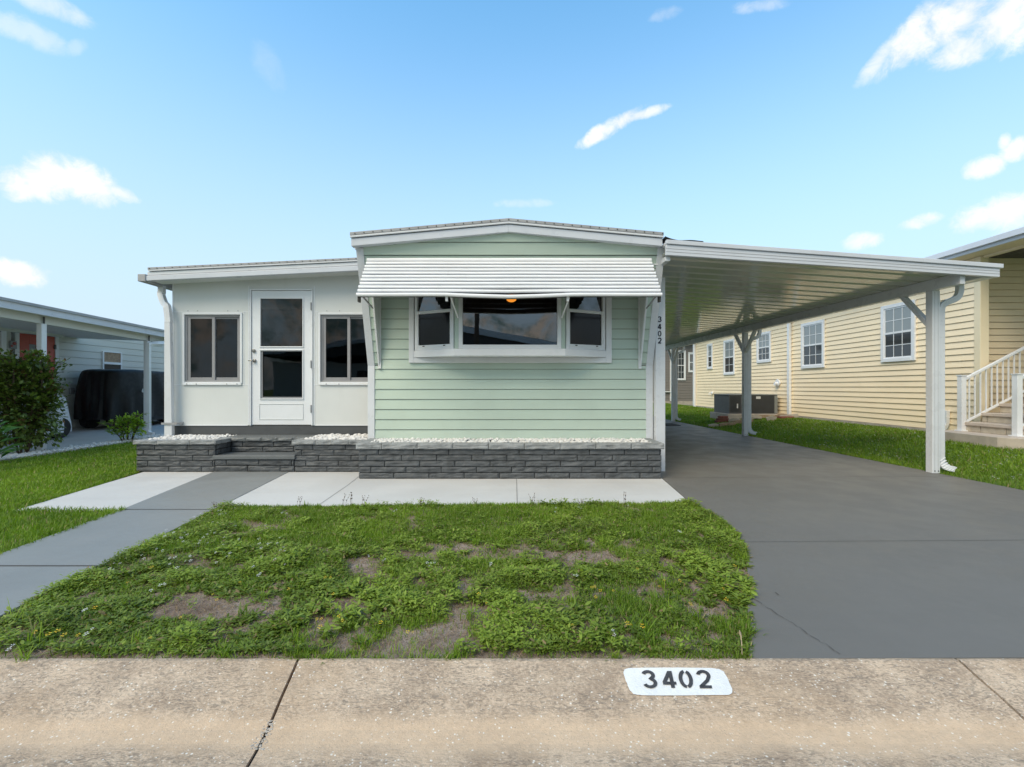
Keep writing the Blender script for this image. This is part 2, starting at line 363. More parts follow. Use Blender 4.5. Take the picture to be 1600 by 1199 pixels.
def vnoise(x, y, s, seed=0):
    g = np.random.default_rng(seed).random((64, 64)); u = x*s; v = y*s
    i = np.floor(u).astype(int); j = np.floor(v).astype(int); fu = u-i; fv = v-j; fu = fu*fu*(3-2*fu); fv = fv*fv*(3-2*fv)
    a = g[i%64, j%64]; b = g[(i+1)%64, j%64]; c = g[i%64, (j+1)%64]; d = g[(i+1)%64, (j+1)%64]
    return (a*(1-fu)+b*fu)*(1-fv)+(c*(1-fu)+d*fu)*fv
def inside(poly, x, y):
    r = np.zeros(len(x), bool); n = len(poly)
    for i in range(n):
        x0, y0 = poly[i]; x1, y1 = poly[(i+1)%n]
        if y0 == y1: continue
        c = ((y0 > y) != (y1 > y)) & (x < (x1-x0)*(y-y0)/(y1-y0)+x0); r ^= c
    return r
def smooth_path(pts, n=6):
    P = [Vector(p) for p in pts]; out = []
    for i in range(len(P)-1):
        p0, p1, p2, p3 = P[max(i-1,0)], P[i], P[i+1], P[min(i+2,len(P)-1)]
        for k in range(n):
            t_ = k/n; out.append(.5*((2*p1)+(p2-p0)*t_+(2*p0-5*p1+4*p2-p3)*t_*t_+(3*p1-p0-3*p2+p3)*t_**3))
    out.append(P[-1]); return out

# digits as thick strokes; stencil=True cuts the bridges
def digit_strokes(ch):
    def arc(cx, cy, rx, ry, a0, a1, n=14): return [(cx+rx*math.cos(R(a0+(a1-a0)*i/n)), cy+ry*math.sin(R(a0+(a1-a0)*i/n))) for i in range(n+1)]
    if ch == '3': return [arc(.28,.73,.21,.2,160,-75)+arc(.28,.29,.24,.23,78,-160)[1:]]
    if ch == '2': return [arc(.29,.70,.23,.24,165,-20)+[(.42,.42),(.1,.08)], [(.03,.06),(.56,.06)]]
    if ch == '0': return [arc(.29,.5,.22,.44,82,278), arc(.29,.5,.22,.44,-82,98)]
    if ch == '4': return [[(.40,.0),(.40,.96)], [(.37,.93),(.06,.30)], [(.0,.27),(.58,.27)]]
    if ch == '9': return [arc(.28,.68,.2,.24,0,360,20), [(.48,.68),(.46,.35),(.3,.05)]]
def draw_digit(mb, ch, fn, wd, cut=None):
    """fn maps (u,v) of the unit glyph to a 3-D point of the sign face; returns flat strips"""
    for st in digit_strokes(ch):
        P = [Vector((a, b)) for a, b in st]; L = []; Rr = []
        for i, p_ in enumerate(P):
            tt = (P[min(i+1,len(P)-1)]-P[max(i-1,0)]).normalized(); nn = Vector((-tt.y, tt.x)); L.append(p_+nn*wd/2); Rr.append(p_-nn*wd/2)
        for i in range(len(P)-1):
            q = [L[i], Rr[i], Rr[i+1], L[i+1]]
            if cut and cut(ch, (P[i]+P[i+1])/2): continue
            mb.add([fn(*x) for x in q], [(0,1,2,3)])

# lap siding: courses as real clapboards. fn(u, z, out) -> point ; ur(z) -> (u0,u1)
def siding(mb, fn, z0, z1, pitch, ur, zstart=None, out=.014, gap=.007):
    z = (zstart if zstart is not None else z0)
    while z > z0+1e-6: z -= pitch
    while z+pitch <= z0+1e-6: z += pitch
    while z < z1-1e-4:
        a = max(z+gap, z0); b = min(z+pitch, z1)
        if b-a < .004: z += pitch; continue
        oa = out*(1-(a-z)/pitch); ob = out*(1-(b-z)/pitch)
        ua, ub = ur(a), ur(b)
        if ua[1]-ua[0] > .01:
            mb.add([fn(ua[0],a,oa), fn(ua[1],a,oa), fn(ub[1],b,ob), fn(ub[0],b,ob), fn(ua[0],a,-.006), fn(ua[1],a,-.006)], [(0,1,2,3),(4,5,1,0)])
        z += pitch

# ------------------------------------------------------------------ ground, road, paving
def sheet(name, pts, z, mat, thick=.12, **kw):
    mb = MB(); mb.prxy(pts, z-thick, z) if thick else mb.add([(x,y,z) for x,y in pts], [tuple(range(len(pts)))])
    o = mb.build(name, mat); o['kind'] = 'structure'; return o
g = MB(); g.add([(-400,2.3,-.06),(400,2.3,-.06),(400,600,-.06),(-400,600,-.06)], [(0,1,2,3)]); g.add([(-400,-8,-.06),(-400,-300,-.06),(400,-300,-.06),(400,-8,-.06)], [(0,1,2,3)])
tag(g.build('ground', 'turf'), kind='structure')
tag(MB().box(-400,400,-8,1.12,-.3,-.035).build('road', 'asphalt'), kind='structure')
RIGHT_EDGE = lambda y: 5.99-.014*(y-5)
drive = [(1.064,2.012),(1.26,2.4),(1.52,2.89),(1.74,3.35),(1.87,3.79),(1.92,4.2),(1.89,4.745),(2.02,5.97),(2.0,24),(RIGHT_EDGE(24),24),(RIGHT_EDGE(5),5),(6.02,2.04)]
sheet('driveway', drive, 0.0, 'drive_paint')
padpoly = [(-5.25,6.6),(-4.81,4.44),(-3.73,4.44),(-2.83,4.56),(1.885,4.742),(2.013,5.97),(2.013,6.7),(-5.25,6.7)]
sheet('patio', [(-5.25,6.9),(-4.81,4.44),(-3.0,4.44),(-2.83,4.565),(1.883,4.74),(2.01,5.97),(2.01,6.9)], -.001, 'pad_white')
sheet('walkway', [(-4.17,6.45),(-3.11,6.45),(-2.845,4.1),(-2.62,2.012),(-3.50,2.012),(-3.63,3.1),(-3.78,4.44)], .005, 'walk_paint', .124)
# joints and cracks
j = MB()
def seg(mb, pts, w0, z):
    for (a, b) in zip(pts[:-1], pts[1:]):
        a = Vector((*a, 0)); b = Vector((*b, 0)); d_ = (b-a).normalized(); n_ = Vector((-d_.y, d_.x, 0))*w0/2
        mb.add([(p_.x, p_.y, z) for p_ in (a-n_, a+n_, b+n_, b-n_)], [(0,1,2,3)])
seg(j, [(-3.78,4.44),(-2.86,4.44)], .014, .0075); seg(j, [(-3.63,3.04),(-2.72,3.04)], .014, .0075)
seg(j, [(1.8,3.52),(5.98,3.60)], .0045, .0035); seg(j, [(2.02,6.0),(5.95,6.1)], .007, .0035); seg(j, [(2.02,9.5),(5.9,9.5)], .008, .0035)
seg(j, [(2.02,13.2),(5.9,13.2)], .008, .0035)
j.build('paving_joint', 'joint_dark', fix=False)['kind'] = 'structure'
jj = MB(); seg(jj, [(PX(808,4.72),4.72),(PX(807,5.93),5.93)], .007, .0035); seg(jj, [(-2.03,6.35),(-1.97,5.6),(-1.93,4.6)], .006, .0035); jj.build('paving_joint', 'joint_grey', fix=False)['kind'] = 'structure'
j = MB(); random.seed(3); pts = []
for i in range(26):
    f = i/25; x = PX(1175+140*f+1.5*math.sin(f*17), GD(935+90*f)); y = GD(935+90*f); pts.append((x+random.uniform(-.008,.008), y+random.uniform(-.01,.01)))
for i in range(25): seg(j, pts[i:i+2], .0015+.003*(random.random()**2)*(1 if i<20 else 1.6), .004)
seg(j, [(PX(1211,GD(926)),GD(926)),(PX(1217,GD(931)),GD(931))], .006, .004)
j.build('hairline_crack', 'crack_light', fix=False)['kind'] = 'structure'

# street kerb: rolled gutter section, cast in lengths
CP = [(2.012,-.12),(2.012,.0),(1.99,.004),(1.90,-.012),(1.80,-.026),(1.72,-.042),(1.66,-.052),(1.60,-.055),(1.52,-.05),(1.42,-.042),(1.30,-.036),(1.12,-.03),(1.12,-.12)]
def curbz(y):
    q = CP[1:-1]
    for (a, za), (b, zb) in zip(q[:-1], q[1:]):
        if b <= y <= a: return zb+(za-zb)*(y-b)/(a-b)
    return 0
c_ = MB()
def crossx(x_top, y): return x_top+(2.0-y)*.09*(1 if x_top < 0 else -.30)
def curb_len(xa, xb):
    n = max(2, int(abs(xb-xa)/.05)) if abs(xa) < 4 and abs(xb) < 4 else 2
    for i in range(n):
        u0 = xa+(xb-xa)*i/n; u1 = xa+(xb-xa)*(i+1)/n
        r0 = []; r1 = []
        for k_, (y, z) in enumerate(CP):
            fr0 = 0; 
            w0 = .004*mnoise.noise(Vector((u0*9, y*3, 0)))*(1 if 0 < k_ < 3 else 0); w1 = .004*mnoise.noise(Vector((u1*9, y*3, 0)))*(1 if 0 < k_ < 3 else 0)
            sa = (2.0-y)*(.13 if xa > -5 and xa < 0 else (-.13 if xa > 1 else 0)); sb = (2.0-y)*(.13 if -5 < xb < 0 else (-.13 if xb > 1 and xb < 5 else 0))
            s0 = sa+(sb-sa)*i/n; s1 = sa+(sb-sa)*(i+1)/n
            r0.append((u0+s0, y+w0, z)); r1.append((u1+s1, y+w1, z))
        m_ = len(CP); c_.add(r0+r1, [(k, k+1, m_+k+1, m_+k) for k in range(m_-1)])
        if i == 0: c_.add(r0, [tuple(range(m_))])
        if i == n-1: c_.add(r1, [tuple(range(m_))])
curb_len(-60, -3.97); curb_len(-3.955, -.931); curb_len(-.919, 1.965); curb_len(1.977, 60)
tag(c_.build('curb', 'curb_concrete', fix=True), kind='structure')
jf = MB(); jf.box(-1.1,-.7,1.12,2.01,-.2,-.062); jf.box(1.7,2.1,1.12,2.01,-.2,-.062); tag(jf.build('curb_joint_soil', 'crack'), kind='structure')
# broken edge rubble patch at the left kerb joint
rb = MB(); random.seed(5)
for k in range(110):
    f = random.random(); y = 1.70-.13*f; x = -.925+(2-y)*.13+random.uniform(-.02,.014)*(1+f*.6); s_ = random.uniform(.0012,.0032)
    rb.ball((x, y, curbz(y)+.0005), s_*1.8, s_*1.3, s_*.5, 6, 4)
tag(rb.build('curb_crumbs', 'concrete_base', smooth=True), 'grey crumbs of broken concrete along the crack in the kerb', 'rubble', kind='stuff')
# street number painted on the kerb
def onc(x, y, up): return (x, y, curbz(y)+up)
yT, yB = 1.955, 1.812
num = thing('curb_number_sign', 'white painted kerb patch with black stencilled number 3402', 'house number', (.69, 1.88, curbz(1.88)))
pm = MB(); outl = []
def pxy(px, py):
    y = 1.9
    for _ in range(12): y = (H-curbz(y))*F/(py-HY)
    return PX(px, y), y
cor = [(985,1046,0),(1118,1045,1),(1145,1088,2),(990,1088,3)]
ring = [(974,1052),(976,1047),(983,1045),(1050,1044.5),(1112,1045),(1124,1047),(1131,1051),(1136,1060),(1144,1078),(1144,1084),(1139,1087.5),(1070,1088),(1002,1088),(990,1086),(984,1080),(978,1066)]
rr_ = []
for i in range(len(ring)):
    a, b = ring[i], ring[(i+1)%len(ring)]
    for k in range(6):
        f = k/6; rr_.append((a[0]+(b[0]-a[0])*f+random.uniform(-.35,.35), a[1]+(b[1]-a[1])*f+random.uniform(-.25,.25)))
cc0 = pxy(1060, 1066); N_ = len(rr_); vs = []
for k, s_ in enumerate((0.34, .67, 1.0)):
    for (a, b) in rr_: x, y = pxy(1060+(a-1060)*s_, 1066+(b-1066)*s_); vs.append(onc(x, y, .0035))
vs.append(onc(*cc0, .0035)); fs = [(i, (i+1)%N_, 3*N_) for i in range(N_)]
for k in range(2): fs += [(k*N_+i, k*N_+(i+1)%N_, (k+1)*N_+(i+1)%N_, (k+1)*N_+i) for i in range(N_)]
paint('patch_white', (.79,.79,.785), .7, .06, 12, .4, 120, dirt=.12, dcol=(.5,.46,.4))
pm.add(vs, fs); pm.build('painted_patch', 'patch_white', num, fix=False)
def stencil_cut(ch, p_):
    if ch == '0': return abs(p_.x-.29) < .045
    if ch == '3': return abs(p_.y-.50) < .035 and p_.x < .3 and False
    return False
for ch, x0 in zip('3402', (1002, 1032.5, 1059, 1087.5)):
    mb = MB()
    def fn(u, v, x0=x0):
        py = 1077.5-27.5*v; px = x0+36*u+(1-v)*6.0-1
        x, y = pxy(px, py); return onc(x, y, .007)
    draw_digit(mb, ch, fn, .165, stencil_cut); mb.build('digit', 'stencil', num, fix=False)

# ------------------------------------------------------------------ lawns
LAWN = [(-2.63,2.0),(-2.86,4.57),(1.9,4.75),(1.93,4.2),(1.88,3.79),(1.75,3.35),(1.53,2.89),(1.27,2.4),(1.07,2.0)]
LEFT = [(-30,2.0),(-3.50,2.0),(-3.64,3.1),(-3.79,4.43),(-4.82,4.43),(-5.26,6.5),(-5.34,8),(-5.34,24),(-8.12,24),(-8.12,7.4),(-8.9,7.0),(-30,7.0)]
def zl(x, y): return -.012+.012*(vnoise(np.asarray(x)+50, np.asarray(y)+50, 2.2, 3)-.5)
def hill(x, y):
    a = np.clip((np.asarray(x)-6.05)/2.6, 0, 1); a = a*a*(3-2*a); return -.012+.24*a+.015*(vnoise(np.asarray(x)+50, np.asarray(y)+50, 1.5, 9)-.5)
def soil_sheet(name, poly, zf, mat, step=.08):
    xs = np.array([p_[0] for p_ in poly]); ys = np.array([p_[1] for p_ in poly])
    b = bmesh.new(); vs = [b.verts.new((x, y, 0)) for x, y in poly]; f = b.faces.new(vs)
    bmesh.ops.triangulate(b, faces=b.faces[:])
    bb = (xs.min(), xs.max(), ys.min(), ys.max())
    for ax in (0, 1):
        lo, hi = bb[2*ax], bb[2*ax+1]; k = lo+step
        while k < hi:
            co = [0,0,0]; co[ax] = k; no = [0,0,0]; no[ax] = 1
            bmesh.ops.bisect_plane(b, geom=b.verts[:]+b.edges[:]+b.faces[:], plane_co=co, plane_no=no); k += step
    for v in b.verts: v.co.z = float(np.asarray(zf(np.array([v.co.x]), np.array([v.co.y])))[0])
    me = bpy.data.meshes.new(name); b.to_mesh(me); b.free(); me.materials.append(M[mat])
    o = bpy.data.objects.new(name, me); COL.objects.link(o); o['kind'] = 'structure'; return o
soil_sheet('lawn_soil', LAWN, zl, 'soil', .12)
soil_sheet('side_lawn_soil', LEFT, lambda x, y: zl(x, y)-.004, 'turf', 1.2)
RIGHTP = [(6.04,2.05),(5.99,5),(5.73,24),(5.73,40),(9.6,40),(9.6,8.9),(14,8.9),(14,2.05)]
soil_sheet('side_lawn_bank', RIGHTP, hill, 'turf', .5)

BARE = [(575,880,48,24,1.),(900,868,85,16,1.),(830,862,45,18,.9),(320,945,85,26,1.),(410,820,38,11,.9),(515,945,38,24,.9),(700,995,50,34,.9),(290,875,45,13,.85),
        (1012,925,38,20,.8),(860,945,34,30,.6),(640,860,22,14,.6),(355,985,30,16,.8),(280,985,34,18,.6),(1000,860,30,12,.6),(668,850,18,9,.6),(760,900,40,16,.4),(735,870,26,10,.3),(1105,818,25,6,.4),(590,1005,25,20,.3),(890,1000,22,22,.5),(440,960,30,14,.4),(965,1010,30,8,.3)]
def bare(x, y):
    py = HY+H*F/y; px = CX+x*F/y; r = np.zeros(len(x)); wob = (vnoise(x+50, y+50, 7, 21)-.5)*1.1+(vnoise(x+50, y+50, 19, 22)-.5)*.7
    for a, b, ra, rb_, k in BARE:
        q = 1.02-np.sqrt(((px-a)/ra)**2+((py-b)/rb_)**2)+wob*.8; r = np.maximum(r, np.clip(q*2.5, 0, 1)*k)
    return r
def scatter(poly, n, dens=None, pad=.0):
    xs = [p_[0] for p_ in poly]; ys = [p_[1] for p_ in poly]
    x = rng.uniform(min(xs)-pad, max(xs)+pad, n); y = rng.uniform(min(ys)-pad, max(ys)+pad, n); k = inside(poly, x, y)
    x, y = x[k], y[k]
    if dens is not None: k = rng.random(len(x)) < dens(x, y); x, y = x[k], y[k]
    return x, y
def blades(x, y, z, h, wd, lean, tint, name, mat, az=None, parent=None):
    n = len(x); az = rng.uniform(0, 2*math.pi, n) if az is None else az
    dx, dy = np.cos(az), np.sin(az); ln = lean*h; up = np.sqrt(np.maximum(h*h-ln*ln*.8, (h*.2)**2))
    fa = az+rng.normal(0, .5, n)+math.pi/2; ux, uy = np.cos(fa)*wd/2, np.sin(fa)*wd/2
    V = np.zeros((n, 7, 3))
    for k, (t_, ww) in enumerate(((0, .8), (.4, 1.), (.75, .65))):
        cx = x+dx*ln*t_**1.7; cy = y+dy*ln*t_**1.7; cz = z+up*(t_ if t_ < .5 else t_-(t_-.5)*.25*lean)
        V[:, 2*k, 0] = cx-ux*ww; V[:, 2*k, 1] = cy-uy*ww; V[:, 2*k, 2] = cz
        V[:, 2*k+1, 0] = cx+ux*ww; V[:, 2*k+1, 1] = cy+uy*ww; V[:, 2*k+1, 2] = cz
    V[:, 6, 0] = x+dx*ln; V[:, 6, 1] = y+dy*ln; V[:, 6, 2] = z+up*(1-.12*lean-.25*lean**3)
    b = np.arange(n)[:, None]*7; Q = np.concatenate([b+[0,1,3,2], b+[2,3,5,4]]); Tr = b+[4,5,6]
    tn = np.ones((n, 7, 4)); tn[:, :, 0] = tint[:, None]; tn[:, :, 1] = rng.random(n)[:, None]
    return npmesh(name, V.reshape(-1,3), Q, Tr, mat, tn.reshape(-1,4), parent)
def leaves(P, dirv, L, W, tint, name, mat, droop=.3, parent=None, fold=.15):
    """P: base points, dirv: unit directions (n,3)"""
    n = len(P); up = np.array([0,0,1.])+rng.normal(0,.25,(n,3)); s_ = np.cross(dirv, up); s_ /= np.linalg.norm(s_, axis=1)[:, None]+1e-9
    nn = np.cross(s_, dirv); L = L[:, None]; W = W[:, None]; V = np.zeros((n, 7, 3))
    V[:,0] = P; mid = P+dirv*L*.5+nn*L*.06; V[:,3] = mid-nn*W*fold
    V[:,1] = P+dirv*L*.28-s_*W*.42; V[:,2] = P+dirv*L*.28+s_*W*.42
    V[:,4] = P+dirv*L*.66-s_*W*.42-nn*L*droop*.25; V[:,5] = P+dirv*L*.66+s_*W*.42-nn*L*droop*.25
    V[:,6] = P+dirv*L-nn*L*droop*.6
    b = np.arange(n)[:, None]*7; Q = np.concatenate([b+[0,3,4,1], b+[0,2,5,3]]); Tr = np.concatenate([b+[3,6,4], b+[3,5,6]])
    tn = np.ones((n, 7, 4)); tn[:, :, 0] = tint[:, None]; tn[:, :, 1] = rng.random(n)[:, None]
    return npmesh(name, V.reshape(-1,3), Q, Tr, mat, tn.reshape(-1,4), parent)
def edge_ok(x, y): return np.ones(len(x), bool)

# zones: fine turf towards the house, broad weeds towards the street
def turfzone(x, y): return np.clip((y-3.0+1.1*(vnoise(x+50, y+50, 1.6, 5)-.5)*2)/.9, 0, 1)
def patchy(x, y): return np.clip((vnoise(x+50, y+50, 2.3, 91)-.60)/.08, 0, 1)      # fine turf islands among the weeds
def clump(x, y):      # tufts with soil showing between them
    v = .36*vnoise(x+50, y+50, 4.5, 61)+.34*vnoise(x+50, y+50, 11, 62)+.30*vnoise(x+50, y+50, 25, 63)
    edge = np.clip(1-np.minimum(np.abs(x-np.interp(y, [2,2.4,2.89,3.35,3.79,4.2,4.74],[1.07,1.27,1.53,1.75,1.88,1.93,1.9])), np.abs(x-np.interp(y, [2,4.57],[-2.63,-2.86])))/.3, 0, 1)
    return np.clip((v-.415+.10*edge+.12*turfzone(x, y))/.07, 0, 1)
x, y = scatter(LAWN, 420000, lambda x, y: (1-.95*bare(x, y))*np.clip(.16+.84*turfzone(x, y)+.8*patchy(x, y), 0, 1)*(.35+.8*vnoise(x+50, y+50, 9, 31))*(.10+.9*clump(x, y)), 0)
n = len(x); tv = vnoise(x+50, y+50, 1.9, 8)*.6+rng.random(n)*.4
h = rng.uniform(.022, .055, n)*(.7+.6*vnoise(x+50, y+50, 4, 12)); 
tag(blades(x, y, zl(x, y)-.004, h, rng.uniform(.002, .0036, n)*(1+.1*y), rng.uniform(.2, .95, n), tv, 'lawn_grass', 'grass_blade'), 'short green grass growing over the front lawn', 'grass', kind='stuff')
# tussocks of longer coarse grass
cxs, cys = scatter(LAWN, 900, lambda x, y: (1-bare(x, y))*.40)
TU = [(1075-60,1000,1.5),(985,985,1.4),(955,1010,1.2),(520,880,1.3),(25,975,1.7),(60,1000,1.5),(540,850,1.2),(860,850,1.),(380,960,1.)]
cxs = np.concatenate([cxs, [PX(a, GD(b)) for a, b, c in TU]]); cys = np.concatenate([cys, [GD(b) for a, b, c in TU]])
sz = np.concatenate([rng.uniform(.5, 1.0, len(cxs)-len(TU)), [c for a, b, c in TU]])
rep = rng.integers(14, 34, len(cxs)); X = np.repeat(cxs, rep); Y = np.repeat(cys, rep); S = np.repeat(sz, rep); n = len(X)
X = X+rng.normal(0, .016, n)*S; Y = Y+rng.normal(0, .016, n)*S; tv = np.repeat(rng.random(len(cxs)), rep)*.5+rng.random(n)*.5
tag(blades(X, Y, zl(X, Y)-.005, rng.uniform(.05, .115, n)*S, rng.uniform(.003, .0058, n), rng.uniform(.3, 1., n), tv, 'grass_tussocks', 'grass_blade'), 'longer coarse tufts of grass among the front lawn weeds', 'grass', kind='stuff')
# creeping leafy weeds
def weeds(poly, nplants, dens, zf, name, label, size=1., lo=6, hi=12):
    x, y = scatter(poly, nplants, dens); n = len(x); rep = rng.integers(lo, hi, n); X = np.repeat(x, rep); Y = np.repeat(y, rep); N = len(X)
    s_ = np.repeat(rng.uniform(.6, 1.25, n), rep)*size; hh = np.repeat(rng.uniform(.3, 1.0, n)*(.008+.062*np.clip((vnoise(x+50, y+50, 6, 71)-.25)*1.8, 0, 1)), rep)*rng.uniform(.3, 1.1, N)*size
    azz = rng.uniform(0, 2*math.pi, N); rad = rng.uniform(.0, .016, N)*s_
    P = np.stack([X+np.cos(azz)*rad, Y+np.sin(azz)*rad, zf(X, Y)+hh+.004], 1)
    elv = rng.uniform(-.1, .75, N); dv = np.stack([np.cos(azz)*np.cos(elv), np.sin(azz)*np.cos(elv), np.sin(elv)], 1)
    L = rng.uniform(.012, .030, N)*s_*(1+.35*(vnoise(X+50, Y+50, 3, 66) > .6)); tn = np.clip(np.repeat(vnoise(x+50, y+50, 2.6, 77)*.6+rng.random(n)*.25, rep)+rng.random(N)*.35-.15+hh*9, 0, 1)  # low leaves tinted darker: the shade deep in the clumps is painted in
    return tag(leaves(P, dv, L, L*rng.uniform(.26, .5, N), tn, name, 'weed_leaf'), label, 'weeds', kind='stuff')
def wd(x, y):
    edge = np.zeros(len(x))
    d_e = np.minimum(np.abs(x-np.interp(y, [2,2.4,2.89,3.35,3.79,4.2,4.74],[1.07,1.27,1.53,1.75,1.88,1.93,1.9])), np.abs(x-np.interp(y, [2,4.57],[-2.63,-2.86])))
    edge = np.clip(1-d_e/.35, 0, 1); c_ = (1-.97*bare(x, y))*(.05+.95*clump(x, y))
    return c_*np.clip((1-.86*turfzone(x, y))*(1-.8*patchy(x, y))*(.35+.85*vnoise(x+50, y+50, 8, 41))+edge*.45, 0, 1)
weeds([(-2.63,2.055),(-2.86,4.57),(1.9,4.75),(1.93,4.2),(1.88,3.79),(1.75,3.35),(1.53,2.89),(1.27,2.4),(1.08,2.055)], 80000, wd, zl, 'lawn_weeds', 'low leafy weeds creeping over the front lawn', 1.0)
# dry thatch on the bare patches
x, y = scatter(LAWN, 110000, lambda x, y: np.clip(bare(x, y)*.65+.12+.6*(1-clump(x, y)), 0, 1)); n = len(x)
tn = blades(x, y, zl(x, y)+.001, rng.uniform(.02, .05, n), rng.uniform(.0012, .0022, n), rng.uniform(.95, 1.0, n), rng.random(n), 'dry_thatch', 'thatch')
tag(tn, 'dry straw lying on the bare patches of the front lawn', 'thatch', kind='stuff')
# tiny flowers
def flowers(pts, zf, mat, name, label, r0=.007):
    V = []; Q = []; b = 0
    for (x, y) in pts:
        z = float(zf(np.array([x]), np.array([y]))[0])+random.uniform(.05, .075); a0 = random.random()*6
        r = r0*random.uniform(.6, 1.25)
        for k in range(5):
            a = a0+k*2*math.pi/5; tlt = random.uniform(-.4, .5)
            for (rr, da, dz) in ((.15,0,0),(.8,-.42,.2),(1.15,0,.1),(.8,.42,.2)):
                V.append((x+math.cos(a+da)*r*rr, y+math.sin(a+da)*r*rr, z+dz*r*tlt*3+r*.3*math.sin(a)))
            Q.append((b,b+1,b+2,b+3)); b += 4
    return tag(npmesh(name, np.array(V), np.array(Q), None, mat), label, 'flowers', kind='stuff')
random.seed(9)
WF = [(330,800),(345,806),(352,812),(415,795),(425,800),(435,790),(445,810),(262,848),(270,846),(255,870),(226,881),(182,893),(180,900),(245,930),(260,925),(268,885),(300,878),(310,858),(330,842),(345,827),(405,908),(575,880),(600,883),(840,790),(985,797),(992,795),(133,967),(138,1000),(20,1025),(670,895),(675,893),(990,793),(868,805),(900,910),(905,800),(955,1005),(1060,840),(620,805),(765,893)]
pts = [(PX(a+random.uniform(-4,4), GD(b)), GD(b)+random.uniform(-.03,.03)) for a, b in WF for _ in range(2)]
pts += [(PX(random.uniform(240,450), GD(b)), GD(b)) for b in [random.uniform(795,900) for _ in range(60)] ]
pts = [p_ for p_ in pts if inside(LAWN, np.array([p_[0]]), np.array([p_[1]]))[0]]
flowers(pts, zl, 'petal_white', 'white_flowers', 'tiny white flowers sprinkled over the front lawn', .009)
YF = [(90,1003),(100,1007),(122,1006),(172,990),(235,1012),(282,977),(530,982),(535,990),(595,988),(637,1004),(645,1006),(890,992),(895,990),(925,930),(938,935),(1130,935),(1135,950),(958,938),(1148,898),(748,945),(1030,930),(980,990),(500,1000)]
pts = [(PX(a, GD(b)), GD(b)) for a, b in YF]+[(random.uniform(-2.6,1.1), random.uniform(2.06,2.9)) for a in range(26)]
flowers([p_ for p_ in pts if inside(LAWN, np.array([p_[0]]), np.array([p_[1]]))[0]], zl, 'petal_yellow', 'yellow_flowers', 'tiny yellow flowers among the weeds near the kerb', .010)
# straggling seed stems at the patio edge
st = MB(); random.seed(12)
for a, b, hh in ((540,790,.12),(552,790,.14),(570,789,.10),(832,792,.13),(975,790,.14),(340,797,.08),(470,790,.09),(660,790,.08),(745,789,.07),(905,789,.06)):
    D_ = GD(b); x = PX(a, D_)
    for k in range(3):
        q = [(x+random.uniform(-.02,.02), D_-.05, 0)]; dx = random.uniform(-.04,.04)
        for i in range(1, 5): q.append((q[0][0]+dx*(i/4)**2, q[0][1]+random.uniform(-.004,.004), hh*i/4*random.uniform(.9,1.05)))
        st.tube(q, .0018, n=4)
        for i in range(4): st.ball((q[2+i%3][0]+random.uniform(-.006,.006), q[2+i%3][1], q[2+i%3][2]+.01), .003, .003, .006, 5, 4)
tag(st.build('seed_stems', 'strap_stem' if 'strap_stem' in M else 'bark', smooth=True), 'thin seed stems standing above the grass at the patio edge', 'seed stems', kind='stuff')
# side lawns
x, y = scatter([(-6.5,2.0),(-3.48,2.0),(-3.60,3.1),(-3.74,4.47),(-4.80,4.47),(-5.24,6.5),(-5.34,8),(-5.34,11),(-8.14,11),(-8.14,7.3),(-8.9,6.2),(-6.5,4.6)], 520000, lambda x, y: np.clip(3.2/y, .25, 1)*(.5+.6*vnoise(x+50, y+50, 6, 51))); n = len(x)
tag(blades(x, y, zl(x, y)-.005, rng.uniform(.03, .075, n), .0013*y*rng.uniform(.7, 1.3, n), rng.uniform(.2, .9, n), np.clip(vnoise(x+50, y+50, 1.5, 8)*.5+vnoise(x+50, y+50, 7, 8)*.4+rng.random(n)*.4-.1, 0, 1), 'lawn_grass', 'grass_blade'), 'green lawn beside the neighbouring carport on the left', 'grass', kind='stuff')
RP = [(6.03,4.2),(5.98,5),(5.75,24),(5.75,27),(9.05,27),(9.05,8.8),(11.5,8.8),(11.5,6),(9,4.2)]
x, y = scatter(RP, 560000, lambda x, y: np.clip(5/y, .15, 1)*(.5+.6*vnoise(x+50, y+50, 5, 52))); n = len(x)
tag(blades(x, y, hill(x, y)-.005, rng.uniform(.03, .08, n), .0012*y*rng.uniform(.7, 1.3, n), rng.uniform(.2, .9, n), vnoise(x+50, y+50, 1.2, 18)*.5+rng.random(n)*.4, 'lawn_grass', 'grass_blade'), 'green lawn bank between the carport and the cream house', 'grass', kind='stuff')
random.seed(21)
pts = [(random.uniform(6.1, 9), random.uniform(5, 13)) for _ in range(420)]
flowers(pts, hill, 'petal_white', 'white_flowers', 'tiny white flowers in the lawn bank on the right', .014)
# straw leaf at the drive corner
lf = MB(); a = pxy(1163, 1031); lf.tube(smooth_path([(a[0],a[1]+.02,.012),(a[0]+.02,a[1]+.06,.03),(a[0]+.035,a[1]+.10,.055)]), .004, .0015); lf.tube([(a[0]+.033,a[1]+.095,.052),(a[0]+.045,a[1]+.125,.06)], .014, .002)
tag(lf.build('dead_leaf', 'straw'), 'dry straw coloured leaf curled at the driveway corner by the kerb', 'dead leaf')

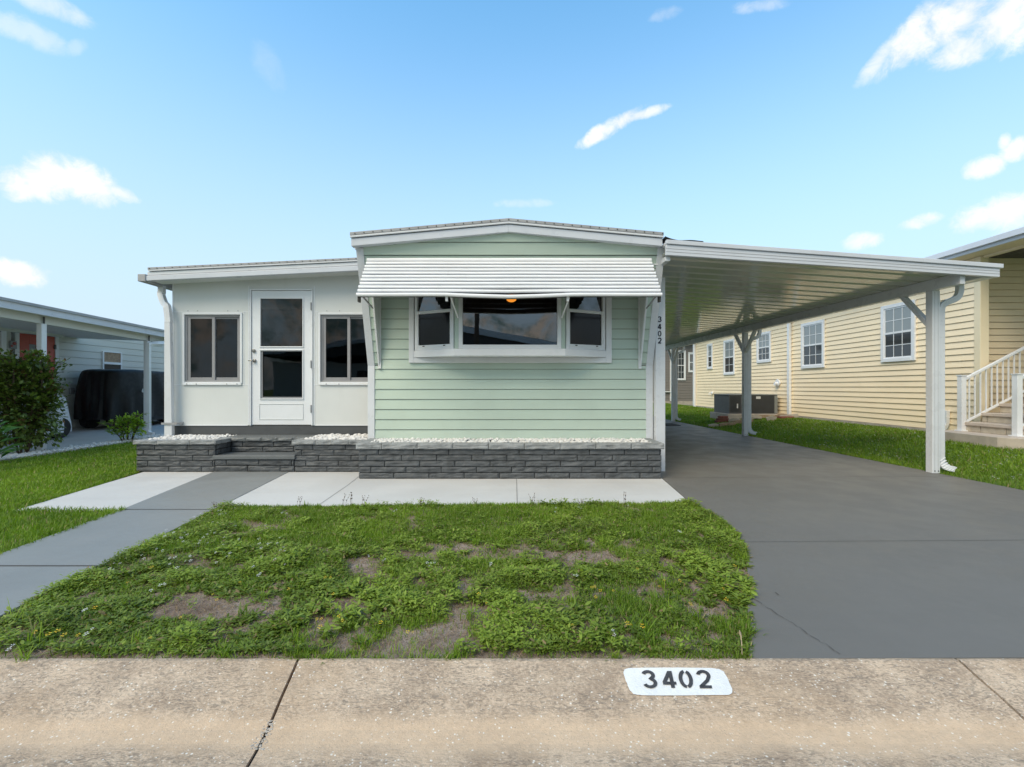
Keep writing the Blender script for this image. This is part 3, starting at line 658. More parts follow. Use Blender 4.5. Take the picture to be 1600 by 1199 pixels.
# ------------------------------------------------------------------ masonry
def rough_brick(mb, o, u, n, L, Hh, dp, amp=.010, inset=.005):
    o = Vector(o); u = Vector(u); n = Vector(n); z = Vector((0,0,1)); nu = max(4, int(L/.022)); nv = 5; sd_ = random.random()*100
    vs = []
    for j_ in range(nv+1):
        for i in range(nu+1):
            a = inset+(L-2*inset)*i/nu; b = inset+(Hh-2*inset)*j_/nv
            e = min(i, nu-i, j_*1.0, (nv-j_)*1.0); lift = (0 if e == 0 else amp*(.7+1.9*mnoise.noise(Vector((a*9+sd_, b*26, sd_)))+.5*mnoise.noise(Vector((a*40+sd_, b*60, 1)))))
            jz = .0022*mnoise.noise(Vector((a*30, sd_, j_))) if e == 0 else 0
            vs.append(o+u*a+z*(b+jz)+n*lift)
    nf = len(vs); w_ = nu+1; fs = [(j_*w_+i, j_*w_+i+1, (j_+1)*w_+i+1, (j_+1)*w_+i) for j_ in range(nv) for i in range(nu)]
    rim = [i for i in range(nu+1)]+[j_*w_+nu for j_ in range(1, nv+1)]+[nv*w_+i for i in range(nu-1, -1, -1)]+[j_*w_ for j_ in range(nv-1, 0, -1)]
    for r_ in rim: vs.append(vs[r_]-n*(dp+ (vs[r_]-o).dot(n)))
    m_ = len(rim); fs += [(rim[k], nf+k, nf+(k+1)%m_, rim[(k+1)%m_]) for k in range(m_)]; fs.append(tuple(nf+k for k in range(m_)))
    mb.add(vs, fs)
def brick_run(mb, o, u, n, L, z0, z1, rows, bl=.46, dp=.03, amp=.0075):
    o = Vector(o); u = Vector(u); rh = (z1-z0)/rows
    for r_ in range(rows):
        off = [0, .3, .12, .36, .2][r_%5]*bl/.46; a = -off
        while a < L-1e-3:
            s0 = max(0, a); s1 = min(L, a+bl+random.uniform(-.0,.0))
            if s1-s0 > .03: rough_brick(mb, o+u*s0+Vector((0,0,z0+r_*rh)), u, n, s1-s0, rh, dp, amp)
            a += bl
def cap_run(mb, o, u, n, L, z, hh, dp, bl=.465, off=0):
    o = Vector(o); u = Vector(u); a = -off
    while a < L-1e-3:
        s0 = max(0, a); s1 = min(L, a+bl)
        if s1-s0 > .02: rough_brick(mb, o+u*s0+Vector((0,0,z)), u, n, s1-s0, hh, dp, .008, .0032)
        a += bl
def ico(sub):
    b = bmesh.new(); bmesh.ops.create_icosphere(b, subdivisions=sub, radius=1); V = np.array([v.co[:] for v in b.verts]); Fc = np.array([[v.index for v in f.verts] for f in b.faces]); b.free(); return V, Fc
IV, IF = ico(2)
def pebbles(pts, r0, r1, name, label):
    n = len(pts); P = np.array(pts); V = np.repeat(IV[None], n, 0)
    for k in range(3):
        d_ = rng.normal(size=(n, 3)); d_ /= np.linalg.norm(d_, axis=1)[:, None]; V = V*(1+.22*np.tanh(2.5*np.einsum('nvi,ni->nv', np.repeat(IV[None], n, 0), d_))[:, :, None]*rng.uniform(-1, 1, (n,1,1)))
    V *= (rng.uniform(r0, r1, (n,1,1)))*rng.uniform(.65, 1.2, (n,1,3))
    a = rng.uniform(0, 6.28, n); ca, sa = np.cos(a)[:, None], np.sin(a)[:, None]; x_ = V[:,:,0]*ca-V[:,:,1]*sa; y_ = V[:,:,0]*sa+V[:,:,1]*ca; V[:,:,0] = x_; V[:,:,1] = y_; V[:,:,2] *= .8
    V += P[:, None]; Fi = (IF[None]+np.arange(n)[:, None, None]*len(IV)).reshape(-1,3)
    return tag(npmesh(name, V.reshape(-1,3), None, Fi, 'pebble', smooth=True), label, 'pebbles', kind='stuff')
def planter(label, x0, x1, y0, y1, zc, zt, sides, oh=.028):
    t_ = thing('brick_planter', label, 'planter', ((x0+x1)/2, (y0+y1)/2, 0), 0, 'dark brick planters along the house front')
    b = MB(); brick_run(b, (x0,y0,0), (1,0,0), (0,-1,0), x1-x0, .002, zc, 5)
    if 'r' in sides: brick_run(b, (x1,y0+.03,0), (0,1,0), (1,0,0), y1-y0-.03, .002, zc, 5)
    if 'l' in sides: brick_run(b, (x0,y1,0), (0,-1,0), (-1,0,0), y1-y0-.03, .002, zc, 5)
    b.build('brick_wall', 'brick_paint', t_, fix=False)
    k = MB(); k.box(x0+.012, x1-.012, y0+.012, y0+.09, .0, zc-.003)
    k.box(x1-.09, x1-.012, y0+.09, y1, .0, zc-.003); k.box(x0+.012, x0+.09, y0+.09, y1, 0, zc-.003)
    k.build('mortar_core', 'mortar_paint', t_)
    c = MB(); hh = zt-zc; cap_run(c, (x0-oh,y0-oh,0), (1,0,0), (0,-1,0), x1-x0+2*oh, zc, hh, .13, off=.13)
    if 'r' in sides: cap_run(c, (x1+oh,y0-oh+.133,0), (0,1,0), (1,0,0), y1-y0+oh-.133, zc, hh, .13, off=.1)
    if 'l' in sides: cap_run(c, (x0-oh,y1,0), (0,-1,0), (-1,0,0), y1-y0+oh-.133, zc, hh, .13, off=.1)
    c.build('capstone', 'cap_paint', t_, fix=False)
    return t_
GW = 6.57; WW = 7.17
planter('long dark brick planter below the bay window, painted grey with lighter caps', -1.965, 2.0, 5.95, GW-.02, .388, .468, 'lr')
planter('short dark brick planter under the left sunroom window beside the downspout', -5.265, -4.15, 6.43, WW-.02, .388, .45, 'lr')
planter('short dark brick planter between the entry steps and the long planter', -3.03, -2.03, 6.43, WW-.02, .388, .45, 'l')
def peb(x0, x1, y0, y1, z, n, r0, r1, name, label, mound=.02):
    P = []
    for k in range(n):
        x = random.uniform(x0, x1); y = random.uniform(y0, y1); P.append((x, y, z+random.uniform(-.01, .012)+mound*math.sin(math.pi*(y-y0)/(y1-y0))*(.4+.8*mnoise.noise(Vector((x*5,y*5,0))))))
    tag(MB().box(x0-.01, x1+.01, y0-.01, y1, z-.1, z-.006).build('planter_fill', 'mortar_paint'), kind='structure')
    return pebbles(P, r0, r1, name, label)
peb(-1.87, 1.90, 6.05, GW-.02, .445, 2300, .011, .026, 'white_pebbles', 'white pebbles filling the long planter under the bay window')
peb(-5.17, -4.27, 6.53, WW-.02, .43, 900, .013, .026, 'white_pebbles', 'white pebbles filling the planter below the left window', .03)
peb(-2.93, -2.04, 6.53, WW-.02, .432, 330, .022, .040, 'white_pebbles', 'larger white stones filling the planter right of the steps', .03)
stp = thing('entry_steps', 'dark painted brick entry steps with smooth grey tread below the white door', 'steps', (-3.6, 6.7, 0))
b = MB(); brick_run(b, (-4.15,6.425,0), (1,0,0), (0,-1,0), 1.12, .002, .18, 2); b.build('brick_riser', 'brick_paint', stp, fix=False); b = MB(); brick_run(b, (-4.12,6.77,0), (1,0,0), (0,-1,0), 1.12, .236, .39, 2, amp=.008); b.build('brick_riser', 'brick_paint', stp, fix=False)
MB().box(-4.14, -3.035, 6.44, 7.16, 0, .178).box(-4.14, -3.035, 6.785, 7.16, .178, .388).build('mortar_core', 'mortar_paint', stp)
MB().box(-4.168, -3.01, 6.395, 6.775, .1815, .236).build('tread', 'tread_paint', stp, bevel=.008)
c = MB(); cap_run(c, (-4.14,6.745,0), (1,0,0), (0,-1,0), 1.11, .391, .06, .09, .235); c.build('landing_edge', 'tread_paint', stp, fix=False)
MB().box(-4.25, -3.035, 6.842, 7.165, .391, .449).build('landing', 'tread_paint', stp)

# ------------------------------------------------------------------ the mobile home
home = thing('mobile_home', 'pale green and white single storey mobile home with gabled front and sunroom', 'mobile home', (0, 8, 0))
XL, XR = -2.03, 2.075
KZ = 1.505; RK = .333                                   # the front leans out above KZ
def rake(z): return GW-max(0, z-KZ)*RK
YF = 5.985                                              # fascia plane
EZ, PZK = PZ(386, YF), PZ(364, YF)                      # underside of fascia at the eaves and the ridge
def gz(x): return PZK-(PZK-EZ)*min(1, abs(x)/2.05)
rl, rr2 = -1.857, 1.885; RZ = 2.72                      # recess around the bay window
# lower + recess front wall, with opening for the bay
bx0, bx1, bz0 = -1.36, 1.395, 1.61
mb = MB(); P_ = .145
front = lambda u, z, o: (u, GW-o, z)
siding(mb, front, .40, KZ, P_, lambda z: (XL+.09, XR-.09), 1.454)
siding(mb, front, KZ, RZ, P_, lambda z: (rl, bx0), 1.454); siding(mb, front, KZ, RZ, P_, lambda z: (bx1, rr2), 1.454)
siding(mb, front, KZ, bz0, P_, lambda z: (bx0, bx1), 1.454)
mb.build('siding', 'green_siding', home, fix=False)
mb = MB(); rk = lambda u, z, o: (u, rake(z)-o, z)
def gr(z):
    w_ = 2.05*max(0.02, (PZK+.085-z)/(PZK-EZ))
    return (max(XL+.09, -w_), min(XR-.09, w_))
siding(mb, rk, RZ, PZK+.005, .158, gr, PZ(380, 6.05)-.158*10)
siding(mb, rk, KZ+.02, RZ, .158, lambda z: (XL+.09, rl-.02), PZ(380, 6.05)-.158*10)
siding(mb, rk, KZ+.02, RZ, .158, lambda z: (rr2+.02, XR-.09), PZ(380, 6.05)-.158*10)
mb.build('upper_siding', 'green_siding', home, fix=False)
# backing shell (closed walls, floor, ceiling)
YB = 17.0
mb = MB(); mb.mat('interior')
mb.box(XL+.02, bx0, GW+.003, GW+.1, .05, RZ); mb.box(bx1, XR-.02, GW+.003, GW+.1, .05, RZ); mb.box(bx0, bx1, GW+.003, GW+.1, .05, bz0)
mb.mat('green_siding').pryz([(GW+.003,KZ+.01),(rake(RZ)+.006,RZ),(GW+.003,RZ)], XL+.01, rl-.004); mb.pryz([(GW+.003,KZ+.01),(rake(RZ)+.006,RZ),(GW+.003,RZ)], rr2+.004, XR-.01)
mb.mat('underside').prxz([(XL+.02,RZ),(XR-.02,RZ),(XR-.02,EZ+.02),(0,PZK),(XL+.02,EZ+.02)], rake(RZ)+.02, rake(RZ)+.10)
mb.box(XL+.02, XR-.02, rake(RZ)+.10, GW+.1, RZ, RZ+.05)
mb.build('wall', None, home)
sw = MB(); sw.mat('interior'); sw.box(XL+.03, XL+.1, GW+.1, YB, .05, EZ); sw.box(XR-.1, XR-.03, GW+.1, YB, .05, EZ)
sw.box(XL+.1, XR-.1, 9.4, 9.5, .45, EZ); sw.box(XL+.1, XR-.1, GW+.1, YB, 2.74, 2.80); sw.mat('interior_floor').box(XL+.1, XR-.1, GW+.1, YB, .4, .45); sw.mat('taupe_siding').box(XL+.03, XR-.03, YB, YB+.1, .05, EZ)
sw.build('inner_wall', None, home)
mb = MB(); siding(mb, lambda u, z, o: (XR-.02+o, u, z), .3, EZ+.0, .145, lambda z: (GW+.01, YB), .3)
siding(mb, lambda u, z, o: (XL+.02-o, u, z), 2.9, EZ, .145, lambda z: (GW+.01, YB), .3)
mb.build('side_siding', 'white_trim', home, fix=False)
# corner boards following the kink
for x0, x1, xo in ((XL, XL+.097, XL), (XR-.097, XR, XR)):
    mb = MB(); A = [(GW-.02,.40),(GW-.02,KZ),(rake(2.3)-.02,2.3),(rake(EZ)-.02,EZ+.0),(rake(EZ)+.06,EZ),(rake(EZ)+.4,EZ),(GW+.08,KZ),(GW+.08,.40)]
    mb.pryz(A, x0, x1); mb.build('corner_board', 'white_metal', home, bevel=.003)
# cheeks and their trims
for s_, xx in ((-1, rl), (1, rr2)):
    mb = MB(); mb.pryz([(GW-.006,KZ+.0),(rake(RZ)-.012,RZ),(GW-.006,RZ)], xx-.004, xx+.004)
    mb.build('recess_cheek', 'panel_white', home)
    mb = MB(); a = xx+s_*.022; mb.hull([(min(a,xx), GW-.025, KZ-.01),(max(a,xx), GW-.025, KZ-.01),(max(a,xx), GW-.01, KZ-.01),(min(a,xx), GW-.01, KZ-.01)],
        [(min(a,xx), rake(RZ)-.025, RZ),(max(a,xx), rake(RZ)-.025, RZ),(max(a,xx), rake(RZ)-.008, RZ),(min(a,xx), rake(RZ)-.008, RZ)])
    c0, c1 = sorted((xx-s_*.002, xx-s_*.02)); mb.box(c0, c1, GW-.03, GW-.013, KZ-.01, RZ); mb.box(min(a, c0), max(a, c1), GW-.036, GW-.012, KZ-.04, KZ-.012)
    mb.build('cheek_trim', 'white_trim', home)
# roof: edge cap, fascia, sheet
def gable(y0, y1, lo, hi, xw0, xw1, mat, name, bev=.004):
    mb = MB(); mb.prxz([(xw0, EZ+lo),(0, PZK+lo),(0, PZK+hi),(xw0, EZ+hi)], y0, y1); mb.prxz([(0, PZK+lo),(xw1, EZ+lo),(xw1, EZ+hi),(0, PZK+hi)], y0, y1)
    return mb.build(name, mat, home, bevel=bev)
gable(YF-.035, YF+.06, .0, .098, -2.062, 2.01, 'fascia_white', 'fascia')
gable(YF-.055, YF+.10, .107, .130, -2.07, 2.018, 'white_metal', 'drip_edge', .003)
re = gable(YF-.05, YF+.10, .137, .177, -2.075, 2.022, 'roof_edge', 'roof_edge')
for k in range(-17, 18):
    x = k*.118; z = gz(x)+.155; MB().cyl((x, YF-.052, z), .008, (0,1,0), .010, 8).build('screw', 'screw_dark', re)
mb = MB(); e_ = .155
mb.prxz([(-2.07,EZ+e_-.03),(0,PZK+e_-.03),(0,PZK+e_),(-2.07,EZ+e_)], YF+.10, YB+.2); mb.prxz([(0,PZK+e_-.03),(2.02,EZ+e_-.03),(2.02,EZ+e_),(0,PZK+e_)], YF+.10, YB+.2)
mb.box(-2.06,-2.0, YF+.10, YB+.2, EZ+.0, EZ+e_-.03); mb.box(1.95, 2.01, YF+.10, YB+.2, EZ+.0, EZ+e_-.03)
mb.build('roof', 'white_metal', home)
# bay window
YC = 6.22; ca, cb = -.717, .748; zA0, zA1 = 1.624, 1.722; zT = 2.70
bay = MB()
bayp = lambda y_, z0, z1, ex=0: [(bx0-ex, GW-.02), (ca-ex*.6, YC-ex), (cb+ex*.6, YC-ex), (bx1+ex, GW-.02)]
bay.prxy(bayp(0,0,0,.035), zA0, zA1); bay_o = bay.build('bay_window', 'white_trim', home, bevel=.006); tag(bay_o, 'angled bay window with white frames')
fr = MB(); tz0 = PZ(567.5, GW); tz1 = RZ
fr.box(-1.435, bx0-.002, GW-.045, GW-.004, tz0, RZ-.003); fr.box(bx1+.002, 1.478, GW-.045, GW-.004, tz0, RZ-.003); fr.box(bx0-.002, bx1+.002, GW-.045, GW-.004, tz0, bz0+.012)
fr.build('surround', 'white_trim', bay_o, bevel=.006)
for (xx, sgn) in ((ca, -1), (cb, 1)):
    gp = MB(); gp.prxy([(xx-.028, YC+.03 if sgn < 0 else YC+.002), (xx+.028, YC+.002 if sgn < 0 else YC+.03), (xx+.02, YC+.09), (xx-.02, YC+.09)], zA1+.001, zT); gp.build('corner_post', 'green_siding', bay_o)
def sash(parent, p0, p1, z0, z1, frw, depth, mat, glass_u, glass_l=None, rail=None, name='sash', proud=0):
    """vertical window unit between plan points p0,p1 (outside faces -Y side)"""
    a = Vector((*p0, 0)); b = Vector((*p1, 0)); u = (b-a).normalized(); n_ = Vector((u.y, -u.x, 0)); L = (b-a).length
    def bx(mb, s0, s1, d0, d1, zz0, zz1):
        ring = [a+u*s0+n_*d0, a+u*s1+n_*d0, a+u*s1+n_*d1, a+u*s0+n_*d1]
        mb.hull([(q.x,q.y,zz0) for q in ring], [(q.x,q.y,zz1) for q in ring])
    mb = MB(); bx(mb, 0, frw, -depth, 0, z0, z1); bx(mb, L-frw, L, -depth, 0, z0, z1); bx(mb, frw, L-frw, -depth, 0, z0, z0+frw); bx(mb, frw, L-frw, -depth, 0, z1-frw, z1)
    if rail: bx(mb, frw, L-frw, -depth*.8, .004, rail-.02, rail+.02)
    o = mb.build(name, mat, parent, bevel=.004)
    g_ = MB(); bx(g_, frw-.003, L-frw+.003, -depth*.6, -depth*.6+.004, (rail or z0+frw)-.003, z1-frw+.003); g_.build('pane', glass_u, parent)
    if rail:
        g_ = MB(); bx(g_, frw-.003, L-frw+.003, -depth*.5, -depth*.5+.004, z0+frw-.003, rail); g_.build('pane', glass_l or glass_u, parent)
        i_ = MB(); q = .016; bx(i_, frw, frw+q, -depth*.7, -.004, z0+frw, rail-.02); bx(i_, L-frw-q, L-frw, -depth*.7, -.004, z0+frw, rail-.02); bx(i_, frw+q, L-frw-q, -depth*.7, -.004, z0+frw, z0+frw+q+.01)
        i_.build('lower_sash', mat, parent)
        for s0 in (L*.22, L*.75): k_ = MB(); bx(k_, s0, s0+.03, .0, .008, z0+frw+.004, z0+frw+.016); k_.build('latch', 'screw_dark', parent)
    return o
sash(bay_o, (ca+.03, YC-.005), (cb-.03, YC-.005), zA1+.002, zT-.04, .055, .07, 'white_trim', 'glass_bay')
sash(bay_o, (bx0+.005, GW-.03), (ca-.045, YC+.035), zA1+.002, zT-.04, .045, .06, 'white_trim', 'glass_bay', 'glass_screen', PZ(488, 6.45))
sash(bay_o, (cb+.045, YC+.035), (bx1-.005, GW-.03), zA1+.002, zT-.04, .045, .06, 'white_trim', 'glass_bay', 'glass_screen', PZ(488, 6.45))
MB().prxy([(bx0+.01, GW+.1), (ca, YC+.11), (cb, YC+.11), (bx1-.01, GW+.1)], zA1-.0, zA1+.03).build('inner_sill', 'interior', bay_o)
# sunroom
SX0 = -5.29
def swt(x): return 2.80+(x+5.52)*(2.949-2.794)/(5.52-2.264)
wb, wband = PZ(665, WW), .455
ops = [(PX(289,WW), PX(376,WW), PZ(597,WW), PZ(492,WW)), (PX(391,WW), PX(489,WW), wb-.3, PZ(452,WW)), (PX(501,WW), PX(588,WW), PZ(597,WW), PZ(492,WW))]
def wall_open(mb, x0, x1, z0, top, ops, y0, y1):
    xs = sorted({x0, x1, *[o[0] for o in ops], *[o[1] for o in ops]})
    for a, b in zip(xs[:-1], xs[1:]):
        cur = z0
        for o in sorted([o for o in ops if o[0] <= a+1e-6 and o[1] >= b-1e-6], key=lambda o: o[2]):
            if o[2] > cur+1e-4: mb.box(a, b, y0, y1, cur, o[2])
            cur = o[3]
        mb.prxz([(a,cur),(b,cur),(b,top(b)),(a,top(a))], y0, y1)
mb = MB(); wall_open(mb, SX0, XL-.002, wb, lambda x: swt(x)+.06, ops, WW, WW+.09); wl = mb.build('sunroom_wall', 'panel_white', home)
mb = MB(); mb.box(SX0+.004, ops[1][0], WW+.005, WW+.09, .05, wb-.001).box(ops[1][1], XL-.002, WW+.005, WW+.09, .05, wb-.001).box(ops[1][0], ops[1][1], WW+.005, WW+.09, .05, wb-.0); mb.build('base_band', 'base_band', home)
mb = MB(); mb.mat('panel_white').box(SX0+.001, SX0+.08, WW+.09, 13, .05, 2.79); mb.mat('interior').box(SX0+.08, XL-.0, 12.9, 13, .05, 2.8).box(SX0+.08, XL+.03, WW+.09, 12.9, .45, .50)
mb.box(SX0+.08, XL+.0, 9.2, 9.25, .5, 2.78)
mb.build('sunroom_side_wall', None, home)
# seams of the wall panels with screws
mb = MB(); zs1, zs2 = PZ(488,WW)+.005, PZ(601.5,WW)
for (a, b) in ((SX0+.003, ops[0][0]-.035), (ops[0][1]+.035, ops[1][0]-.01), (ops[1][1]+.01, ops[2][0]-.035)):
    for zz in (zs1, zs2): mb.box(a, b, WW-.004, WW-.0, zz-.005, zz+.005)
mb.box(SX0-.006, SX0+.014, WW-.007, WW+.02, wb, swt(SX0)+.03)
for x in (ops[1][0]-.03, ops[1][1]+.018): mb.box(x, x+.012, WW-.006, WW-.0, wb+.01, PZ(447,WW))
mb.box(SX0+.02, ops[1][0]-.035, WW-.008, WW-.001, wb-.003, wb+.010); mb.box(ops[1][1]+.035, XL-.01, WW-.008, WW-.001, wb-.003, wb+.010)
for x in (ops[0][1]+.06, ops[2][0]-.06): mb.box(x-.003, x+.003, WW-.004, WW, zs2+.006, zs1-.006)
mb.build('panel_seam', 'door_white', home)
for x in (ops[0][0]+.05, ops[0][0]+.2, ops[0][1]-.2, ops[0][1]-.04, ops[2][0]+.3, ops[2][0]+.1):
    MB().cyl((x, WW-.002, zs1+.015), .007, (0,1,0), .008, 8).build('screw', 'grey_frame', home); MB().cyl((x, WW-.03, zs2+.012), .008, (0,1,0), .008, 8).build('screw', 'grey_frame', home)
for o in (ops[0], ops[2]):
    x0, x1, z0, z1 = o
    t1 = MB(); t1.box(x0-.03, x0, WW-.018, WW-.001, z0-.02, z1+.03).box(x1, x1+.03, WW-.018, WW-.001, z0-.02, z1+.03).box(x0, x1, WW-.018, WW-.001, z1, z1+.03).box(x0-.02, x1+.02, WW-.028, WW-.001, z0-.05, z0-.0205)
    t1.box(x0, x1, WW-.018, WW-.001, z0-.0200, z0)
    wn = t1.build('window', 'door_white', home, bevel=.003)
    f_ = MB(); q = .03; f_.box(x0, x0+q, WW+.01, WW+.06, z0, z1).box(x1-q, x1, WW+.01, WW+.06, z0, z1).box(x0+q, x1-q, WW+.01, WW+.06, z1-q, z1).box(x0+q, x1-q, WW+.01, WW+.06, z0, z0+q)
    f_.build('frame', 'grey_frame', wn, bevel=.003)
    xm = (x0+x1)/2+.0; f_ = MB()
    for a, b, d_ in ((x0+q, xm+.02, 0), (xm-.02, x1-q, .02)):
        f_.box(a, a+.045, WW+.02+d_, WW+.038+d_, z0+q, z1-q).box(b-.045, b, WW+.02+d_, WW+.038+d_, z0+q, z1-q).box(a+.045, b-.045, WW+.02+d_, WW+.038+d_, z1-q-.03, z1-q).box(a+.045, b-.045, WW+.02+d_, WW+.038+d_, z0+q, z0+q+.04)
    f_.build('sash', 'grey_frame', wn, bevel=.002)
    for a, b, d_ in ((x0+q, xm+.02, 0), (xm-.02, x1-q, .02)): MB().box(a+.04, b-.04, WW+.027+d_, WW+.031+d_, z0+q+.03, z1-q-.02).build('pane', 'glass_dark', wn)
# door
x0, x1, z0, z1 = ops[1][0], ops[1][1], wb, ops[1][3]
mb = MB(); q = .02; mb.box(x0, x0+q, WW-.02, WW+.08, z0, z1).box(x1-q, x1, WW-.02, WW+.08, z0, z1).box(x0+q, x1-q, WW-.02, WW+.08, z1-q, z1)
mb.build('door_frame', 'door_white', home, bevel=.002)
d0, d1, dz0, dz1 = x0+q+.006, x1-q-.006, z0+.012, z1-q-.006
gx0, gx1 = PX(407.5,WW), PX(473,WW); gu = (PZ(541.5,WW), PZ(467,WW)); gl_ = (PZ(623,WW), PZ(548,WW))
mb = MB(); wall_open(mb, d0, d1, dz0, lambda x: dz1, [(gx0,gx1,*gl_),(gx0,gx1,*gu)], WW+.002, WW+.042); dr = mb.build('door', 'door_white', home)
mb = MB()
for zz in (gu, gl_):
    q = .016
    mb.box(gx0-q, gx0, WW-.012, WW+.001, zz[0]-q, zz[1]+q).box(gx1, gx1+q, WW-.012, WW+.001, zz[0]-q, zz[1]+q).box(gx0, gx1, WW-.012, WW+.001, zz[1], zz[1]+q).box(gx0, gx1, WW-.012, WW+.001, zz[0]-q, zz[0])
mb.build('glazing_bead', 'door_white', dr, bevel=.003)
mb = MB(); q = .025; mb.box(gx0+.002, gx0+q, WW+.004, WW+.02, gl_[0]+.002, gl_[1]-.002).box(gx0+q, gx1-.002, WW+.004, WW+.02, gl_[0]+.002, gl_[0]+q).box(gx1-.012, gx1-.002, WW+.004, WW+.02, gl_[0]+q, gl_[1]-.002).box(gx0+q, gx1-.012, WW+.004, WW+.02, gl_[1]-.014, gl_[1]-.002)
mb.build('screen_frame', 'grey_frame', dr)
MB().box(gx0, gx1, WW+.014, WW+.018, *gu).build('pane', 'glass_door', dr); MB().box(gx0, gx1, WW+.022, WW+.026, *gl_).build('pane', 'glass_dark', dr)
mb = MB(); kx0, kx1, kz0, kz1 = PX(405,WW), PX(474,WW), PZ(655,WW), PZ(631,WW)
mb.box(kx0, kx1, WW-.005, WW+.001, kz1-.01, kz1).box(kx0, kx0+.008, WW-.005, WW+.001, kz0, kz1-.01).box(kx1-.008, kx1, WW-.005, WW+.001, kz0, kz1-.01).box(kx0, kx1, WW-.005, WW+.001, kz0-.01, kz0); mb.build('kick_panel', 'panel_white', dr, bevel=.003)
MB().cyl((PX(397,WW), WW-.008, PZ(548.5,WW)), .028, (0,1,0), .022, 20).cyl((PX(397,WW), WW-.022, PZ(548.5,WW)), .014, (0,1,0), .012, 14).build('deadbolt', 'steel', dr, smooth=False, bevel=.003)
hb = MB(); hz_ = PZ(564,WW); hx = PX(398,WW); hb.cyl((hx, WW-.008, hz_), .027, (0,1,0), .018, 20).cyl((hx, WW-.03, hz_), .011, (0,1,0), .04, 12).tube(smooth_path([(hx,WW-.05,hz_),(hx-.03,WW-.055,hz_+.004),(hx-.07,WW-.05,hz_-.002)]), .018, .012, n=8, rnd=True); hb.build('handle', 'steel', dr, smooth=True)
for zz in (dz0+.25, dz0+.95, dz1-.25): MB().box(d1-.004, d1+.016, WW-.026, WW-.0205, zz-.06, zz+.06).cyl((d1+.006, WW-.03, zz), .007, (0,0,1), .12, 8).build('hinge', 'roof_edge', dr)
# sunroom roof, its fascia and gutters
YS = 6.85
def srf(name, lo, hi, y0, y1, xa, xb, mat, bev=.003):
    mb = MB(); mb.prxz([(xa, swt(xa)+lo-.006), (xb, swt(xb)+lo-.006), (xb, swt(xb)+hi-.006), (xa, swt(xa)+hi-.006)], y0, y1); return mb.build(name, mat, home, bevel=bev)
srf('gutter_front', .0, .075, YS-.015, YS+.06, -5.50, -2.035, 'fascia_white', .006)
srf('roof_fascia', .084, .135, YS, YS+.06, -5.44, -2.035, 'white_metal')
srf('drip_edge', .142, .160, YS-.02, YS+.06, -5.42, -2.035, 'white_metal', .002)
e2 = srf('roof_edge', .167, .200, YS-.012, YS+.06, -5.43, -2.035, 'roof_edge')
for k in range(30): x = -5.40+k*.115; MB().cyl((x, YS-.014, swt(x)+.175), .007, (0,1,0), .010, 8).build('screw', 'screw_dark', e2)
mb = MB(); mb.prxz([(-5.42,swt(-5.42)+.12),(-2.035,swt(-2.035)+.12),(-2.035,swt(-2.035)+.18),(-5.42,swt(-5.42)+.18)], YS+.06, 13.2)
mb.build('sunroom_roof', 'panel_white', home)
mb = MB(); mb.prxz([(-5.44,swt(-5.44)+.012),(-2.035,swt(-2.035)+.012),(-2.035,swt(-2.035)+.03),(-5.44,swt(-5.44)+.03)], YS+.06, WW); mb.build('soffit', 'panel_white', home)
MB().pryz([(YS-.03,2.785),(YS-.03,2.895),(13.2,2.895),(13.2,2.785)], -5.565, -5.45).build('side_gutter', 'roof_edge', home, bevel=.006)
def downspout(name, pts, w_, d_, parent, mat='white_metal', tw=(0,1,0), rib=None):
    mb = MB(); mb.tube(smooth_path(pts, 5), w_, d_, n=4, twist=tw); o = mb.build(name, mat, parent, bevel=.006)
    return o
dsx = -5.245
downspout('downspout', [(-5.49,7.20,2.80),(-5.49,7.20,2.70),(-5.49,7.19,2.66),(-5.40,7.13,2.52),(-5.32,7.08,2.46),(-5.30,7.07,2.40),(-5.27,7.06,2.2)], .085, .065, home)
MB().hull([(-5.325,7.03,2.22),(-5.235,7.03,2.22),(-5.235,7.095,2.22),(-5.325,7.095,2.22)], [(-5.325,7.03,.43),(-5.205,7.03,.43),(-5.205,7.095,.43),(-5.325,7.095,.43)]).build('downspout', 'white_metal', home, bevel=.006)
MB().box(-5.36, -5.12, 7.015, 7.027, .62, .65).box(-5.17,-5.12, 7.027, 7.165, .62, .65).build('strap', 'roof_edge', home)
# interior lamp with fan, seen through the bay
fan = thing('ceiling_fan', 'ceiling fan with glowing amber glass bowl hanging inside the bay window', 'ceiling fan', (PX(799, 7.4), 7.4, 2.74))
fx = PX(799,7.4); zf_ = PZ(467.5, 7.4)
MB().cyl((fx,7.4,2.73), .06, (0,0,1), .02).cyl((fx,7.4,zf_+.09), .09, (0,0,1), .06, 20).build('motor', 'steel', fan, bevel=.004)
for k in range(5):
    a = k*1.2566+.3; mb = MB(); u = Vector((math.cos(a), math.sin(a), 0)); v = Vector((-u.y, u.x, 0)); c0 = Vector((fx,7.4,zf_+.085))
    r0 = [c0+u*.1-v*.04, c0+u*.1+v*.04, c0+u*.55+v*.065, c0+u*.55-v*.065]; mb.hull([q-Vector((0,0,.004)) for q in r0], [q+Vector((0,0,.004)) for q in r0]); mb.build('blade', 'bark', fan)
MB().ball((fx,7.4,zf_), .082, .082, .05).build('lamp_bowl', 'lamp_glow', fan, smooth=True)

